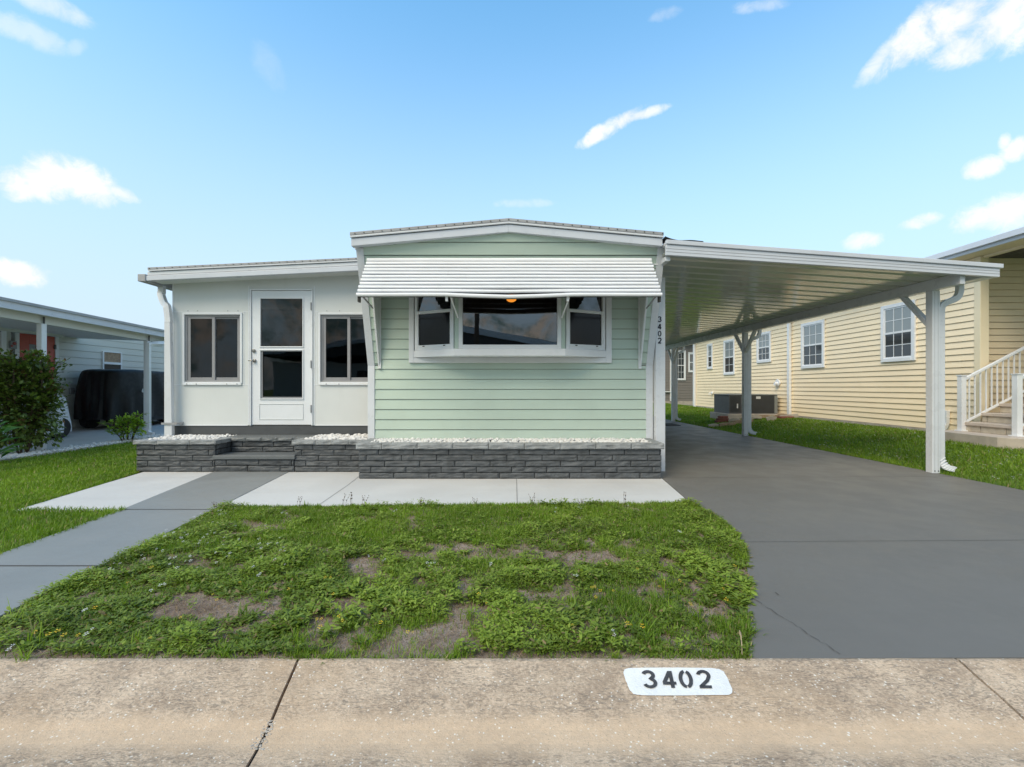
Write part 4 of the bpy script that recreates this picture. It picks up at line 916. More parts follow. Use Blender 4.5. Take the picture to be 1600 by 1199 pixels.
# ------------------------------------------------------------------ awning over the bay
aw = thing('window_awning', 'white slatted aluminium awning propped out over the bay window', 'awning', (0, 6.05, 2.9))
aT = Vector((0, 6.06, PZ(407.5, 6.06))); aB = Vector((0, 5.64, PZ(461, 5.64))); NS = 11
for k in range(NS):
    f = k/(NS-1); y_ = aT.y+(aB.y-aT.y)*f; z_ = aT.z+(aB.z-aT.z)*f; big = 1.3 if k == 0 else 1
    x0, x1 = -1.885+(k%2)*.004, 1.895-(k%2)*.006; mb = MB(); prof = []
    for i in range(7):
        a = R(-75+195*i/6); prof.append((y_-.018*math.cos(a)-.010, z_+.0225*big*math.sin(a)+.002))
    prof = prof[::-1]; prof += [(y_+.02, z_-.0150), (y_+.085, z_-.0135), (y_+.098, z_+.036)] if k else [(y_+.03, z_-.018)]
    N = 24; rings = []
    for i in range(N+1):
        x = x0+(x1-x0)*i/N; sag = -.026*max(0, 1-abs(x)/.75)**.8 if k == NS-1 else (-.008*max(0, 1-abs(x)/.7) if k == NS-2 else 0)
        sag += .0025*mnoise.noise(Vector((x*1.4, k*3.1, 0)))
        rings.append([(x, a, b+sag) for a, b in prof])
    m_ = len(prof); vs = [q for r_ in rings for q in r_]; fs = []
    for i in range(N):
        for q in range(m_-1): fs.append((i*m_+q, i*m_+q+1, (i+1)*m_+q+1, (i+1)*m_+q))
    mb.mat('awning_white'); mb.add(vs, [f for f in fs if f[0]%m_ < 7]); mb.mat('awning_gap_shade'); mb.add(vs, [f for f in fs if f[0]%m_ >= 7]); sl_ = mb.build('slat', None, aw, fix=False); sm_ = sl_.modifiers.new('sheet', 'SOLIDIFY'); sm_.thickness = .002
for x in (-1.83, -.74, .77, 1.84):
    MB().tube([aT+Vector((x,.045,-.02)), aB+Vector((x,.045,.0))], .03, .012, twist=(0,.6,-.8)).build('rib', 'underside', aw)
MB().box(-1.80, -.75, 6.10, 6.13, aT.z-.02, aT.z+.02).box(-.73,.76,6.10,6.13,aT.z-.02,aT.z+.02).box(.78, 2.0, 6.10, 6.13, aT.z-.045, aT.z-.03).build('mounting_rail', 'awning_white', aw)
for x, x2 in ((-.74, -.69), (.77, .72)):
    MB().tube([(x, 5.70, 2.36), (x2, 6.19, PZ(497, 6.19))], .018, .012).build('support_arm', 'white_trim', aw)
    MB().box(x-.05, x-.02, 5.66, 5.70, 2.27, 2.35).build('arm_bracket', 'awning_white', aw, bevel=.004)
for x, x2, s_ in ((-1.84, -1.865, -1), (1.85, 1.89, 1)):
    MB().tube([(x, 5.68, 2.35), (x2, 6.24, PZ(482, 6.24))], .02, .014).build('support_arm', 'grey_frame', aw)
    MB().box(x-.012+s_*.03, x+.012+s_*.03, 5.66, 5.72, 2.26, 2.34).build('arm_bracket', 'screw_dark', aw)

# ------------------------------------------------------------------ carport
cp = thing('carport', 'white aluminium carport with glossy ribbed ceiling covering the grey driveway', 'carport', (4, 11, 0))
YP = 5.87
ctop = lambda x: PZ(374.5, YP)+(x-1.98)*(PZ(413, YP)-PZ(374.5, YP))/(6.36-1.98)
cbot = lambda x: ctop(x)-.195+(x-1.98)*.0063
YE = 17.6
def skew(y): return -.020*(y-6.3)
mb = MB(); mb.prxz([(2.03,ctop(2.03)-.055),(6.365,ctop(6.365)-.055),(6.365,ctop(6.365)),(2.03,ctop(2.03))], YP-.02, YP+.05); mb.build('roof_cap', 'fascia_white', cp, bevel=.006)
mb = MB(); mb.prxz([(2.03,cbot(2.03)),(6.335,cbot(6.335)),(6.335,ctop(6.335)-.0575),(2.03,ctop(2.03)-.0575)], YP, YP+.05); fsc = mb.build('fascia', 'fascia_white', cp, bevel=.004)
mb = MB()
for f in (.33, .62): mb.prxz([(2.03, cbot(2.03)+.135*f-.002),(6.335, cbot(6.335)+.12*f-.002),(6.335, cbot(6.335)+.12*f+.002),(2.03, cbot(2.03)+.135*f+.002)], YP-.003, YP+.001)
mb.build('groove', 'roof_edge', fsc)
# ceiling pans: ribs across the span
mb = MB(); prof = []; y = YP+.05; zt = .0; z0_ = .065
while y < YE:
    prof += [(y, z0_), (y+.215, z0_), (y+.235, z0_+.045), (y+.285, z0_+.045)]; y += .305
vs = []; fs = []
for x in (2.04, 3.2, 4.3, 5.4, 6.2):
    for (a, b) in prof: vs.append((x+(skew(a) if x > 3 else 0)*(x-2)/4, a, cbot(x)+b-.02))
m_ = len(prof)
for i in range(4):
    for q in range(m_-1): fs.append((i*m_+q, i*m_+q+1, (i+1)*m_+q+1, (i+1)*m_+q))
mb.add(vs, fs); cl = mb.build('ceiling_panel', 'carport_pan', cp, fix=False)
so_ = cl.modifiers.new('solid', 'SOLIDIFY'); so_.thickness = .01; so_.offset = -1 
mb = MB(); mb.hull([(2.03,YP+.05,ctop(2.03)-.06),(6.34,YP+.05,ctop(6.34)-.06),(6.34,YP+.05,ctop(6.34)-.02),(2.03,YP+.05,ctop(2.03)-.02)], [(2.03,YE,ctop(2.03)-.06),(6.1,YE,ctop(6.1)-.06),(6.1,YE,ctop(6.1)-.02),(2.03,YE,ctop(2.03)-.02)]); mb.build('roof', 'white_metal', cp)
# wide lengthwise battens visible as lighter bands under the pans
bz = lambda x: cbot(x)+.045-.02
# header beam
BX = 5.875; bzb, bzt = 2.545, 2.80
def along(xa, xb, za, zb, y0, y1): return [(xa+skew(y0), y0, za),(xb+skew(y0), y0, za),(xb+skew(y0), y0, zb),(xa+skew(y0), y0, zb)], [(xa+skew(y1), y1, za),(xb+skew(y1), y1, za),(xb+skew(y1), y1, zb),(xa+skew(y1), y1, zb)]
mb = MB(); mb.hull(*along(BX, BX+.065, bzb, cbot(BX)+.043, 5.93, YE-.1)); mb.build('beam', 'white_metal', cp, bevel=.003)
mb = MB(); mb.hull([(2.04,5.93,PZ(408,5.93)),(2.105,5.93,PZ(408,5.93)),(2.105,5.93,cbot(2.1)-.001),(2.04,5.93,cbot(2.04)-.001)], [(2.04,YE-.1,PZ(408,5.93)),(2.105,YE-.1,PZ(408,5.93)),(2.105,YE-.1,cbot(2.1)-.001),(2.04,YE-.1,cbot(2.04)-.001)]); mb.build('wall_beam', 'white_metal', cp, bevel=.003)
# gutter along the low side
mb = MB(); gx = 6.13; mb.hull(*along(gx, gx+.19, cbot(6.33)-.0, ctop(6.33)-.06, YP+.052, YE-.1)); mb.build('gutter', 'white_metal', cp, bevel=.006)
for i, py_ in enumerate((6.32, 11.2, 15.85)):
    X0 = 5.885+skew(py_)
    mb = MB(); mb.box(X0, X0+.107, py_, py_+.107, 0, bzb-.001 if i else bzb+.12 if False else bzb-.001); po = mb.build('post', 'white_metal', cp, bevel=.006)
    g_ = MB()
    for s_ in (.028, .075): g_.box(X0+s_, X0+s_+.004, py_-.0015, py_+.002, .02, bzb-.02)
    g_.build('groove', 'roof_edge', po)
    for s_ in (.03, .08): MB().cyl((X0+s_, py_-.003, .035), .007, (0,1,0), .008, 8).build('bolt', 'screw_dark', po)
    if i != 0 or True:
        for sg in ((1,) if i == 0 else (-1, 1)):
            ys_ = py_+.107 if sg > 0 else py_
            mb = MB(); mb.tube([(X0+.05, ys_-sg*.02, 2.06), (X0+.05, ys_+sg*.43, bzb+.02)], .055, .075, twist=(1,0,0)); mb.build('brace', 'white_metal', cp, bevel=.004)
    gy = py_+.02; gxc = gx+skew(py_)+.06
    xd = X0+.107+.05
    downspout('downspout', [(gxc+.09,gy,cbot(6.2)),(gxc+.09,gy,2.54),(gxc+.06,gy,2.46),(gxc+.0,gy,2.415),(xd+.06,gy+.02,2.375),(xd+.01,gy+.03,2.32),(xd,gy+.03,2.2),(xd,gy+.03,1.9),(xd,gy+.03,.22),(xd,gy+.025,.14),(xd+.03,gy+.0,.085),(xd+.13,gy-.03,.06)], .078, .06, cp, 'white_metal')
    rb_ = MB()
    for k in range(7):
        f = k/6; p_ = Vector((xd,gy+.025,.19)).lerp(Vector((xd+.11,gy-.025,.062)), f); p_.z -= .03*math.sin(f*math.pi); p_.x -= .02*math.sin(f*math.pi); rb_.tube([p_+Vector((-.003,0,.004)), p_+Vector((.003,0,-.004))], .088, .068)
    rb_.build('downspout_ribs', 'white_metal', cp)
# house-side post carrying the number
hp = MB(); hp.box(2.085, 2.222, 6.46, 6.56, 0, cbot(2.15)-.14); hpo = hp.build('post', 'white_metal', cp, bevel=.005)
for k, (ch, yy) in enumerate(zip('3402', (499, 510.5, 521.5, 532.5))):
    mb = MB(); zc_ = PZ(yy, 6.455); hh = .078
    draw_digit(mb, ch, lambda u, v, zc_=zc_: (2.115+u*.085, 6.456, zc_-hh/2+v*hh), .20 if ch != '0' else .17); mb.build('digit', 'navy', hpo, fix=False)
mb = MB(); q = [(2.02+i*.055, YP+.0+.02, ctop(2.02+i*.055)+.028+.016*math.cos(i*.9)*(1-i/9)+ (.012 if i<1 else 0)) for i in range(10)]
mb.tube([(a, YP+.12, c-.012) for a, b, c in q], .22, .010, twist=(0,0,1)); mb.build('flashing', 'rubber', cp)

# black mat at the back of the drive
tag(MB().box(PX(1030,14.3), PX(1060,14.3), 14.1, 14.9, .004, .016).build('door_mat', 'mat_black', bevel=.004), 'black mat lying on the driveway behind the numbered post', 'mat')

# ------------------------------------------------------------------ window units on neighbouring houses (wall in plane X = const or Y = const)
def dh_window(parent, fn, a0, a1, z0, z1, grid=(3,2), tw=.085, upper='far_glass_pale', lower='far_glass', trim='white_trim'):
    """fn(a, out, z): point; a runs along the wall"""
    def bx(mb, s0, s1, d0, d1, q0, q1):
        mb.hull([fn(s0,d0,q0), fn(s1,d0,q0), fn(s1,d1,q0), fn(s0,d1,q0)], [fn(s0,d0,q1), fn(s1,d0,q1), fn(s1,d1,q1), fn(s0,d1,q1)])
    if a0 > a1: a0, a1 = a1, a0
    mb = MB(); bx(mb, a0, a0+tw, -.005, .04, z0, z1); bx(mb, a1-tw, a1, -.005, .04, z0, z1); bx(mb, a0+tw, a1-tw, -.005, .04, z1-tw, z1); bx(mb, a0+tw, a1-tw, -.005, .045, z0, z0+tw)
    wn = mb.build('window', trim, parent, bevel=.005)
    b0, b1, c0, c1 = a0+tw, a1-tw, z0+tw, z1-tw; cm_ = (c0+c1)/2
    f_ = MB(); q = .028
    bx(f_, b0, b0+q, .0, .022, c0, c1); bx(f_, b1-q, b1, .0, .022, c0, c1); bx(f_, b0+q, b1-q, .0, .022, c1-q, c1); bx(f_, b0+q, b1-q, .0, .022, c0, c0+q); bx(f_, b0+q, b1-q, .0, .028, cm_-.022, cm_+.022)
    for (lo, hi) in ((c0+q, cm_-.022), (cm_+.022, c1-q)):
        for k in range(1, grid[0]): s_ = b0+q+(b1-b0-2*q)*k/grid[0]; bx(f_, s_-.007, s_+.007, .012, .018, lo, hi)
        for k in range(1, grid[1]):
            s_ = lo+(hi-lo)*k/grid[1]
            for i_ in range(grid[0]):
                u0 = b0+q+(b1-b0-2*q)*i_/grid[0]+.007; u1 = b0+q+(b1-b0-2*q)*(i_+1)/grid[0]-.007; bx(f_, u0, u1, .012, .018, s_-.007, s_+.007)
    f_.build('frame', trim, wn)
    for nm, lo, hi in ((upper, cm_, c1), (lower, c0, cm_)):
        g_ = MB(); bx(g_, b0+.01, b1-.01, .003, .0115, lo+.001, hi-.001); g_.build('pane', nm, wn)
    return wn

# ------------------------------------------------------------------ cream house on the right
YX = 9.0; y0_, y1_ = 8.68, 22.1; zb_ = .30; zt_ = 3.69
ch = thing('cream_house', 'cream vinyl sided house with white trimmed grid windows right of the carport', 'house', (12, 14, 0))
mb = MB(); siding(mb, lambda u, z, o: (YX-o, u, z), zb_, zt_, .128, lambda z: (y0_, y1_), zb_, .022, .015); mb.build('siding', 'cream_siding', ch, fix=False)
mb = MB(); mb.box(YX+.003, 15, y0_+.37, y1_-.01, zb_-.02, 3.8); mb.build('wall', 'cream_siding', ch)
mb = MB(); mb.box(YX-.03, YX+.35, y0_-.35, y1_, -.06, zb_-.0); mb.box(YX-.03, YX-.01, y0_, y1_, zb_-.0, zb_+.01); mb.build('foundation', 'concrete_base', ch)
mb = MB(); mb.box(YX-.025, YX+.14, y0_-.02, y0_+.10, zb_, zt_); mb.build('corner_board', 'cream_trim', ch, bevel=.005)
mb = MB(); mb.box(YX-.025, YX+.08, y1_-.002, y1_+.1, zb_, zt_); mb.build('corner_board', 'white_trim', ch, bevel=.005)
mb = MB(); PY = y0_+.45; siding(mb, lambda u, z, o: (u, PY-.1-o, z), zb_, 3.80, .128, lambda z: (YX+.14, 15), zb_, .022, .015); mb.build('porch_siding', 'cream_siding', ch, fix=False)
mb = MB(); mb.box(YX+.145, YX+.23, PY-.14, PY-.10, 1.0, zt_-.0); mb.box(YX+.002, YX+.14, y0_+.10, PY-.1, zb_, zt_); mb.build('inner_corner_trim', 'cream_trim', ch)
EXx = 8.6; etop, ebot = PZ(356, 1)*0+1.2+.309*EXx, 1.2+(605-371.5)/805*EXx
mb = MB(); mb.box(EXx, EXx+.03, 5.2, y1_+.3, ebot, etop-.05); mb.box(EXx-.07, EXx-.001, 5.2, y1_+.3, ebot+.06, etop); mb.build('fascia_gutter', 'fascia_white', ch, bevel=.006)
mb = MB(); mb.box(EXx+.031, YX+.02, 5.2, y1_+.3, ebot+.0, ebot+.02); mb.build('soffit', 'cream_trim', ch)
mb = MB(); mb.box(YX+.021, 15, 5.2, y0_+.4, ebot+.1, ebot+.12); mb.build('porch_ceiling', 'white_trim', ch)
mb = MB(); mb.box(YX+.022, YX+.10, 5.2, y0_-.03, ebot-.04, ebot+.099); mb.build('porch_beam', 'cream_trim', ch)
mb = MB(); mb.prxz([(EXx, etop-.04),(12, etop+1.0),(15.4, etop-.04),(15.4, etop-.1),(EXx, etop-.1)], 5.2, y1_+.3); mb.build('roof', 'shingle', ch)
wfn = lambda a, o, z: (YX-.012-o, a, z)
DY = lambda px: YX*F/(px-CX)
for (xa, xb, z0, z1, gr_) in ((1379,1432.6,1.79,3.135,(3,2)),(1253.7,1289.8,1.76,3.13,(3,2)),(1184,1206,2.06,3.13,(3,2)),(1132,1149,1.70,3.13,(2,2)),(1106,1114.5,2.0,3.13,(1,2))):
    dh_window(ch, wfn, DY(xa), DY(xb), z0, z1, gr_)
mb = MB(); dy_ = DY(1236); mb.box(YX-.10, YX-.02, dy_-.06, dy_+.06, zb_-.02, zt_); mb.build('downspout', 'white_trim', ch, bevel=.008)
mb = MB(); dy_ = DY(1087); mb.box(YX-.10, YX-.02, dy_-.06, dy_+.05, zb_-.1, zt_); mb.build('downspout', 'white_trim', ch, bevel=.008)
mb = MB(); yy = DY(1484); mb.tube(smooth_path([(YX-.06,yy,.72),(YX-.06,yy,.6),(YX-.07,yy,.45),(YX-.14,yy,.33)]), .07, .06); mb.build('downspout', 'white_trim', ch, bevel=.006)
mb = MB(); yv = DY(1217); zv = PZ(598.5, yv); mb.cyl((YX-.04,yv,zv), .12, (1,0,0), .05, 20).cyl((YX-.10,yv,zv-.03), .06, (1,0,0), .1, 14); mb.build('vent', 'white_trim', ch, bevel=.004)
mb = MB(); yv = DY(1114); zv = PZ(614.5, yv); mb.cyl((YX-.04,yv,zv), .07, (1,0,0), .05, 14).tube([(YX-.05,yv,zv),(YX-.16,yv,zv+.01),(YX-.18,yv,zv-.07)], .04, n=8, rnd=True); mb.build('faucet', 'white_trim', ch)
# front steps of the cream house
SZ = .375; sn, sf = 7.6, 8.53
fs_ = thing('block_steps', 'tan concrete block steps with white railings at the cream house porch', 'steps', (9, 8.1, 0))
mb = MB(); mb.prxy([(8.08,8.75),(8.05,7.5),(8.3,7.1),(8.9,6.9),(12.5,6.9),(12.5,8.75)], .12, SZ); mb.build('slab', 'tread_tan', fs_, bevel=.01)
mb = MB(); mb.prxy([(8.0,8.80),(7.97,7.45),(8.25,7.02),(8.88,6.8),(12.5,6.8),(12.5,8.8)], .05, .17); mb.build('footing', 'concrete_base', fs_, bevel=.01)
for k in range(7):
    xs_ = 8.53+.335*k; zs = SZ+.1725*(k+1)
    MB().box(xs_-.03, xs_+.335 if k < 6 else 12, sn-.03, sf+.03, zs-.055, zs).build('tread', 'tread_tan', fs_, bevel=.006)
    mb = MB(); zz0, zz1 = zs-.1725+.001, zs-.057; a = sn
    off = .42 if k%2 else .21
    while a < sf:
        b = min(sf, a+off); mb.box(xs_, xs_+.30, a+.005, b-.005, zz0, zz1); a = b; off = .42
    mb.build('riser_block', 'block_tan', fs_, bevel=.006)
    MB().box(xs_+.01, xs_+.32, sn+.012, sf-.012, SZ, zz1-.004).build('block_core', 'mortar_paint', fs_)
for yy, nm in ((sn, 'near'), (sf, 'far')):
    rl_ = MB(); x0 = 8.49; L = 2.2; sl = .515
    rl_.box(x0-.045, x0+.045, yy-.045, yy+.045, SZ, SZ+1.03).box(x0-.055, x0+.055, yy-.055, yy+.055, SZ+1.031, SZ+1.05).box(x0-.075, x0+.075, yy-.075, yy+.075, SZ, SZ+.02)
    ro = rl_.build('railing', 'white_trim', fs_, bevel=.004)
    MB().tube([(x0+.045,yy,SZ+.97),(x0+L,yy,SZ+.97+sl*L)], .045, .05).build('handrail', 'white_trim', ro, bevel=.006)
    MB().tube([(x0+.045,yy,SZ+.16),(x0+L,yy,SZ+.16+sl*L)], .03, .035).build('bottom_rail', 'white_trim', ro)
    x = x0+.14
    while x < x0+L: MB().box(x-.009, x+.009, yy-.009, yy+.009, SZ+.17+sl*(x-x0-.045), SZ+.95+sl*(x-x0-.045)).build('baluster', 'white_trim', ro); x += .105

# AC unit and scraps by the cream wall
ac = thing('air_conditioner', 'dark grey packaged air conditioner standing against the cream house wall', 'air conditioner', (8.2, 15.2, .2))
ax0, ax1, ay, az0, az1 = PX(1139,15), PX(1215,15), 15.0, .32, .96
MB().box(ax0, ax1, ay, ay+1.1, az0, az1-.03).build('casing', 'ac_grey', ac, bevel=.012)
MB().box(ax0-.02, ax1+.02, ay-.02, ay+1.12, az1-.029, az1).build('lid', 'ac_side', ac, bevel=.008)
MB().box(PX(1174,15), PX(1209,15), ay-.012, ay-.001, az0+.03, az1-.05).build('front_panel', 'ac_dark', ac, bevel=.004)
mb = MB(); z = az0+.05
while z < az1-.06: mb.box(ax0+.03, PX(1157,15), ay-.010, ay-.001, z, z+.014); z += .03
mb.build('louvre', 'ac_dark', ac)
MB().box(PX(1210,15), PX(1214.5,15), ay-.010, ay-.001, az0+.02, az1-.04).build('end_panel', 'ac_side', ac)
MB().box(PX(1181,15), PX(1188,15), ay-.016, ay-.0125, az1-.15, az1-.07).build('sticker', 'decal', ac); MB().box(PX(1151,15), PX(1153,15), ay-.012, ay-.0105, az0+.18, az0+.33).build('sticker', 'decal', ac)
MB().box(ax0-.1, ax1+.05, ay-.15, ay+1.2, .1, az0-.001).build('plinth', 'concrete_base', ac, bevel=.01)
random.seed(31)
SL = ['pale flat scrap farthest left, in front of the loose bricks','short brown board second from the left by the air conditioner','grey flat slab under the left corner of the air conditioner','brown board below the louvred side of the air conditioner','grey slab just left of the middle carport post','curved brown board just right of the middle carport post','grey slab below the dark front panel of the air conditioner','brown board below the right end of the air conditioner','grey flat slab farthest right, beside the house downspout']
for k in range(9):
    px = 1120+k*14+random.uniform(-4,4); D_ = random.uniform(13.6, 14.4); xx = PX(px, D_); zz = float(hill(np.array([xx]), np.array([D_]))[0]); L = random.uniform(.25,.6)
    t_ = MB(); a = random.uniform(-.4,.5); t_.tube(smooth_path([(xx-L/2,D_-a*.2,zz+.03),(xx,D_,zz+.05+random.uniform(0,.06)),(xx+L/2,D_+a*.2,zz+.03+random.uniform(0,.06))],3), .05, random.uniform(.08,.16), twist=(0,0,1))
    tag(t_.build('wood_scrap', 'wood_old' if k%2 else 'concrete_base', bevel=.006), SL[k], 'wood scrap', 'scraps lying beside the air conditioner')
for (px, D_, n_) in ((1131, 14.6, 3), (1231, 13.9, 1)):
    for k in range(n_):
        xx = PX(px, D_); zz = float(hill(np.array([xx]), np.array([D_]))[0]); b_ = MB(); b_.box(xx-.22+.05*k, xx+.2-.03*k, D_, D_+.18, zz+.005+.072*k, zz+.072+.072*k)
        tag(b_.build('loose_brick', 'brick_red', bevel=.006), ['dark red brick at the bottom of the little pile left of the air conditioner','middle dark red brick of the little pile left of the air conditioner','dark red brick on top of the pile left of the air conditioner'][k] if n_ == 3 else 'dark red brick lying below the downspout of the cream house', 'brick')

# taupe house far behind
th = thing('taupe_house', 'taupe sided house seen far behind the carport with white windows', 'house', (12, 29, 0)); TY = 27.5
mb = MB(); siding(mb, lambda u, z, o: (u, TY-o, z), .35, 4.0, .16, lambda z: (3.0, 16), .35, .02); mb.build('siding', 'taupe_siding', th, fix=False)
MB().box(3.0, 16, TY+.01, TY+7, .0, 4.0).build('wall', 'taupe_siding', th); MB().box(2.98, 16.02, TY-.02, TY+.005, -.06, .35).build('foundation', 'concrete_base', th)
MB().prxz([(2.6,4.0),(16.4,4.0),(16.4,4.15),(9.5,6.2),(2.6,4.15)], TY-.5, TY+7.5).build('roof', 'shingle', th); MB().box(2.6,16.4,TY-.53,TY-.502,3.95,4.14).build('fascia', 'white_trim', th)
tfn = lambda a, o, z: (a, TY-.022-o, z)
dh_window(th, tfn, PX(1053,TY), PX(1071,TY), PZ(594.5,TY), PZ(548,TY), (3,2), upper='far_glass'); dh_window(th, tfn, PX(1075,TY), PX(1086,TY), PZ(582,TY), PZ(551,TY), (2,1), upper='far_glass')
MB().box(PX(1046.5,TY), PX(1048.5,TY), TY-.10, TY-.02, .35, 4).build('corner_board', 'white_trim', th); MB().box(PX(1036,TY), PX(1048,TY), TY-.12, TY-.03, PZ(613,TY), PZ(611.5,TY)).build('pipe', 'white_trim', th)

# ------------------------------------------------------------------ left neighbour
nh = thing('neighbour_house', 'white sided house with flat roofed carport and red door on the far left', 'house', (-12, 11, 0))
NX = -12.5; NY0, NY1 = 4.0, 17
mb = MB(); siding(mb, lambda u, z, o: (NX+o, u, z), .05, 2.75, .2, lambda z: (NY0, 11.42), .05, .014); siding(mb, lambda u, z, o: (NX+o, u, z), .05, 2.75, .2, lambda z: (12.6, NY1), .05, .014); siding(mb, lambda u, z, o: (NX+o, u, z), 2.62, 2.75, .2, lambda z: (11.42, 12.6), .05, .014); mb.build('siding', 'siding_neighbour', nh, fix=False)
MB().box(NX-5, NX-.08, NY0, NY1, 0, 2.9).build('wall', 'siding_neighbour', nh)
# red door in its frame
dyA, dyB = 11.60, 12.52
MB().box(NX-.08, NX+.03, dyA-.10, dyA, .3, 2.66).box(NX-.08, NX+.03, dyB, dyB+.10, .3, 2.66).box(NX-.08, NX+.03, dyA, dyB, 2.58, 2.66).build('door_frame', 'white_trim', nh)
rd = MB(); wfy = [(dyA+.28, dyB-.28)]
rd.box(NX-.04, NX+.01, dyA, dyA+.26, .32, 2.575).box(NX-.04, NX+.01, dyB-.26, dyB, .32, 2.575).box(NX-.04, NX+.01, dyA+.26, dyB-.26, .32, 1.35).box(NX-.04, NX+.01, dyA+.26, dyB-.26, 2.32, 2.575); rdo = rd.build('door', 'red_door', nh, bevel=.006)
MB().box(NX-.02, NX-.012, dyA+.26, dyB-.26, 1.35, 2.32).build('pane', 'far_glass_pale', rdo); MB().box(NX-.02, NX+.005, (dyA+dyB)/2-.015, (dyA+dyB)/2+.015, 1.35, 2.32).build('glazing_bar', 'red_door', rdo)
for zz in (2.3, 1.2): MB().box(NX+.01, NX+.035, dyB-.03, dyB+.02, zz-.06, zz+.06).build('hinge', 'screw_dark', rdo)
MB().box(NX-.2, NX+.35, dyA-.5, dyB+.1, 0, .2).build('door_step', 'neighbour_slab', nh, bevel=.01)
# inner porch header and posts
MB().box(-11.95, -11.85, 8.5, 12.1, 2.52, 2.75).build('inner_beam', 'siding_neighbour', nh); 
MB().box(-11.95, -11.84, 10.62, 10.73, 0, 2.519).build('inner_post', 'white_trim', nh, bevel=.004)
# window above the covered vehicle
wy0, wy1 = -NX*F/(CX-160.5), -NX*F/(CX-187); wn = MB(); zt1 = PZ(551, 14.2); zb1 = 1.2
wn.box(NX+.01, NX+.05, wy0-.04, wy0, zb1, zt1+.03).box(NX+.01, NX+.05, wy1, wy1+.04, zb1, zt1+.03).box(NX+.01, NX+.05, wy0, wy1, zt1, zt1+.03).box(NX+.01, NX+.055, wy0, wy1, PZ(569.5,14.2), PZ(566,14.2)); wno = wn.build('window', 'white_trim', nh)
MB().box(NX+.016, NX+.024, wy0, wy1, PZ(566,14.2), zt1).build('pane', 'wood_old', wno); MB().box(NX+.016, NX+.024, wy0, wy1, zb1, PZ(569.5,14.2)).build('pane', 'far_glass', wno)
# roof
fz = lambda y: 2.72-.028*(y-7.78)
mb = MB(); mb.hull([(-8.72,4.5,fz(4.5)-.155),(-8.69,4.5,fz(4.5)-.155),(-8.69,4.5,fz(4.5)),(-8.72,4.5,fz(4.5))], [(-8.72,13.2,fz(13.2)-.155),(-8.69,13.2,fz(13.2)-.155),(-8.69,13.2,fz(13.2)),(-8.72,13.2,fz(13.2))]); mb.build('fascia', 'fascia_white', nh)
mb = MB(); mb.hull([(-8.74,4.5,fz(4.5)-.03),(-8.655,4.5,fz(4.5)-.03),(-8.655,4.5,fz(4.5)+.02),(-8.74,4.5,fz(4.5)+.02)], [(-8.74,13.2,fz(13.2)-.03),(-8.655,13.2,fz(13.2)-.03),(-8.655,13.2,fz(13.2)+.02),(-8.74,13.2,fz(13.2)+.02)]); mb.build('roof_edge', 'roof_edge', nh)
mb = MB(); mb.hull([(-8.95,4.5,fz(4.5)-.29),(-8.87,4.5,fz(4.5)-.29),(-8.87,4.5,fz(4.5)-.08),(-8.95,4.5,fz(4.5)-.08)], [(-8.95,13.2,fz(13.2)-.29),(-8.87,13.2,fz(13.2)-.29),(-8.87,13.2,fz(13.2)-.08),(-8.95,13.2,fz(13.2)-.08)]); mb.build('beam', 'siding_neighbour', nh)
mb = MB(); mb.hull([(-17.5,4.5,2.80),(-8.721,4.5,fz(4.5)-.10),(-8.721,4.5,fz(4.5)-.02),(-17.5,4.5,2.9)], [(-17.5,13.2,2.80),(-8.721,13.2,fz(13.2)-.10),(-8.721,13.2,fz(13.2)-.02),(-17.5,13.2,2.9)]); mb.build('roof', 'panel_white', nh)
for py_ in (8.62, 11.15, 6.1):
    MB().box(-8.95, -8.85, py_, py_+.10, 0, fz(py_)-.291).build('post', 'white_trim', nh, bevel=.005)
    MB().box(-8.845, -8.835, py_+.02, py_+.05, fz(py_)-.29, fz(py_)-.16).build('bracket', 'screw_dark', nh)
downspout('downspout', [(-8.70,11.75,2.48),(-8.70,11.6,2.33),(-8.76,11.3,2.28),(-8.79,11.12,2.22),(-8.79,11.1,2.1),(-8.79,11.1,.25),(-8.79,11.1,.13),(-8.72,11.05,.07),(-8.60,11.02,.06)], .09, .07, nh, 'white_trim')
sheet('neighbour_driveway', [(-12.6,4),(-8.35,4),(-8.35,20),(-12.6,20)], .0, 'neighbour_slab')
mb = MB(); mb.box(-8.35, -8.17, 4, 14, -.1, .03); tag(mb.build('edging_kerb', 'neighbour_slab', bevel=.01), kind='structure')
P = [(random.uniform(-8.55,-8.16), random.uniform(6.5,11.5), .035+random.uniform(-.01,.01)) for _ in range(1300)]
pebbles(P, .012, .03, 'border_stones', 'pale stones edging the lawn by the left carport')
so2 = thing('wall_sign', 'small painted floral plaque on the wall left of the red door', 'plaque', (NX+.03, 11.2, 2.2))
y_a = -NX*F/(CX-14); y_b = -NX*F/(CX-24); MB().box(NX+.02, NX+.04, y_a, y_b, PZ(545,11.45), PZ(533,11.45)).build('board', 'grey_frame', so2); MB().ball((NX+.042, (y_a+y_b)/2+.02, PZ(537,11.45)), .008, .05, .04).ball((NX+.042, (y_a+y_b)/2-.04, PZ(541,11.45)), .008, .03, .03).build('flower', 'art_red', so2)
ol = thing('power_outlet', 'grey outdoor outlet with black cord on the white neighbouring wall', 'outlet', (NX+.03, 12.97, 1.1)); oy = -NX*F/(CX-110); oz = PZ(611, oy)
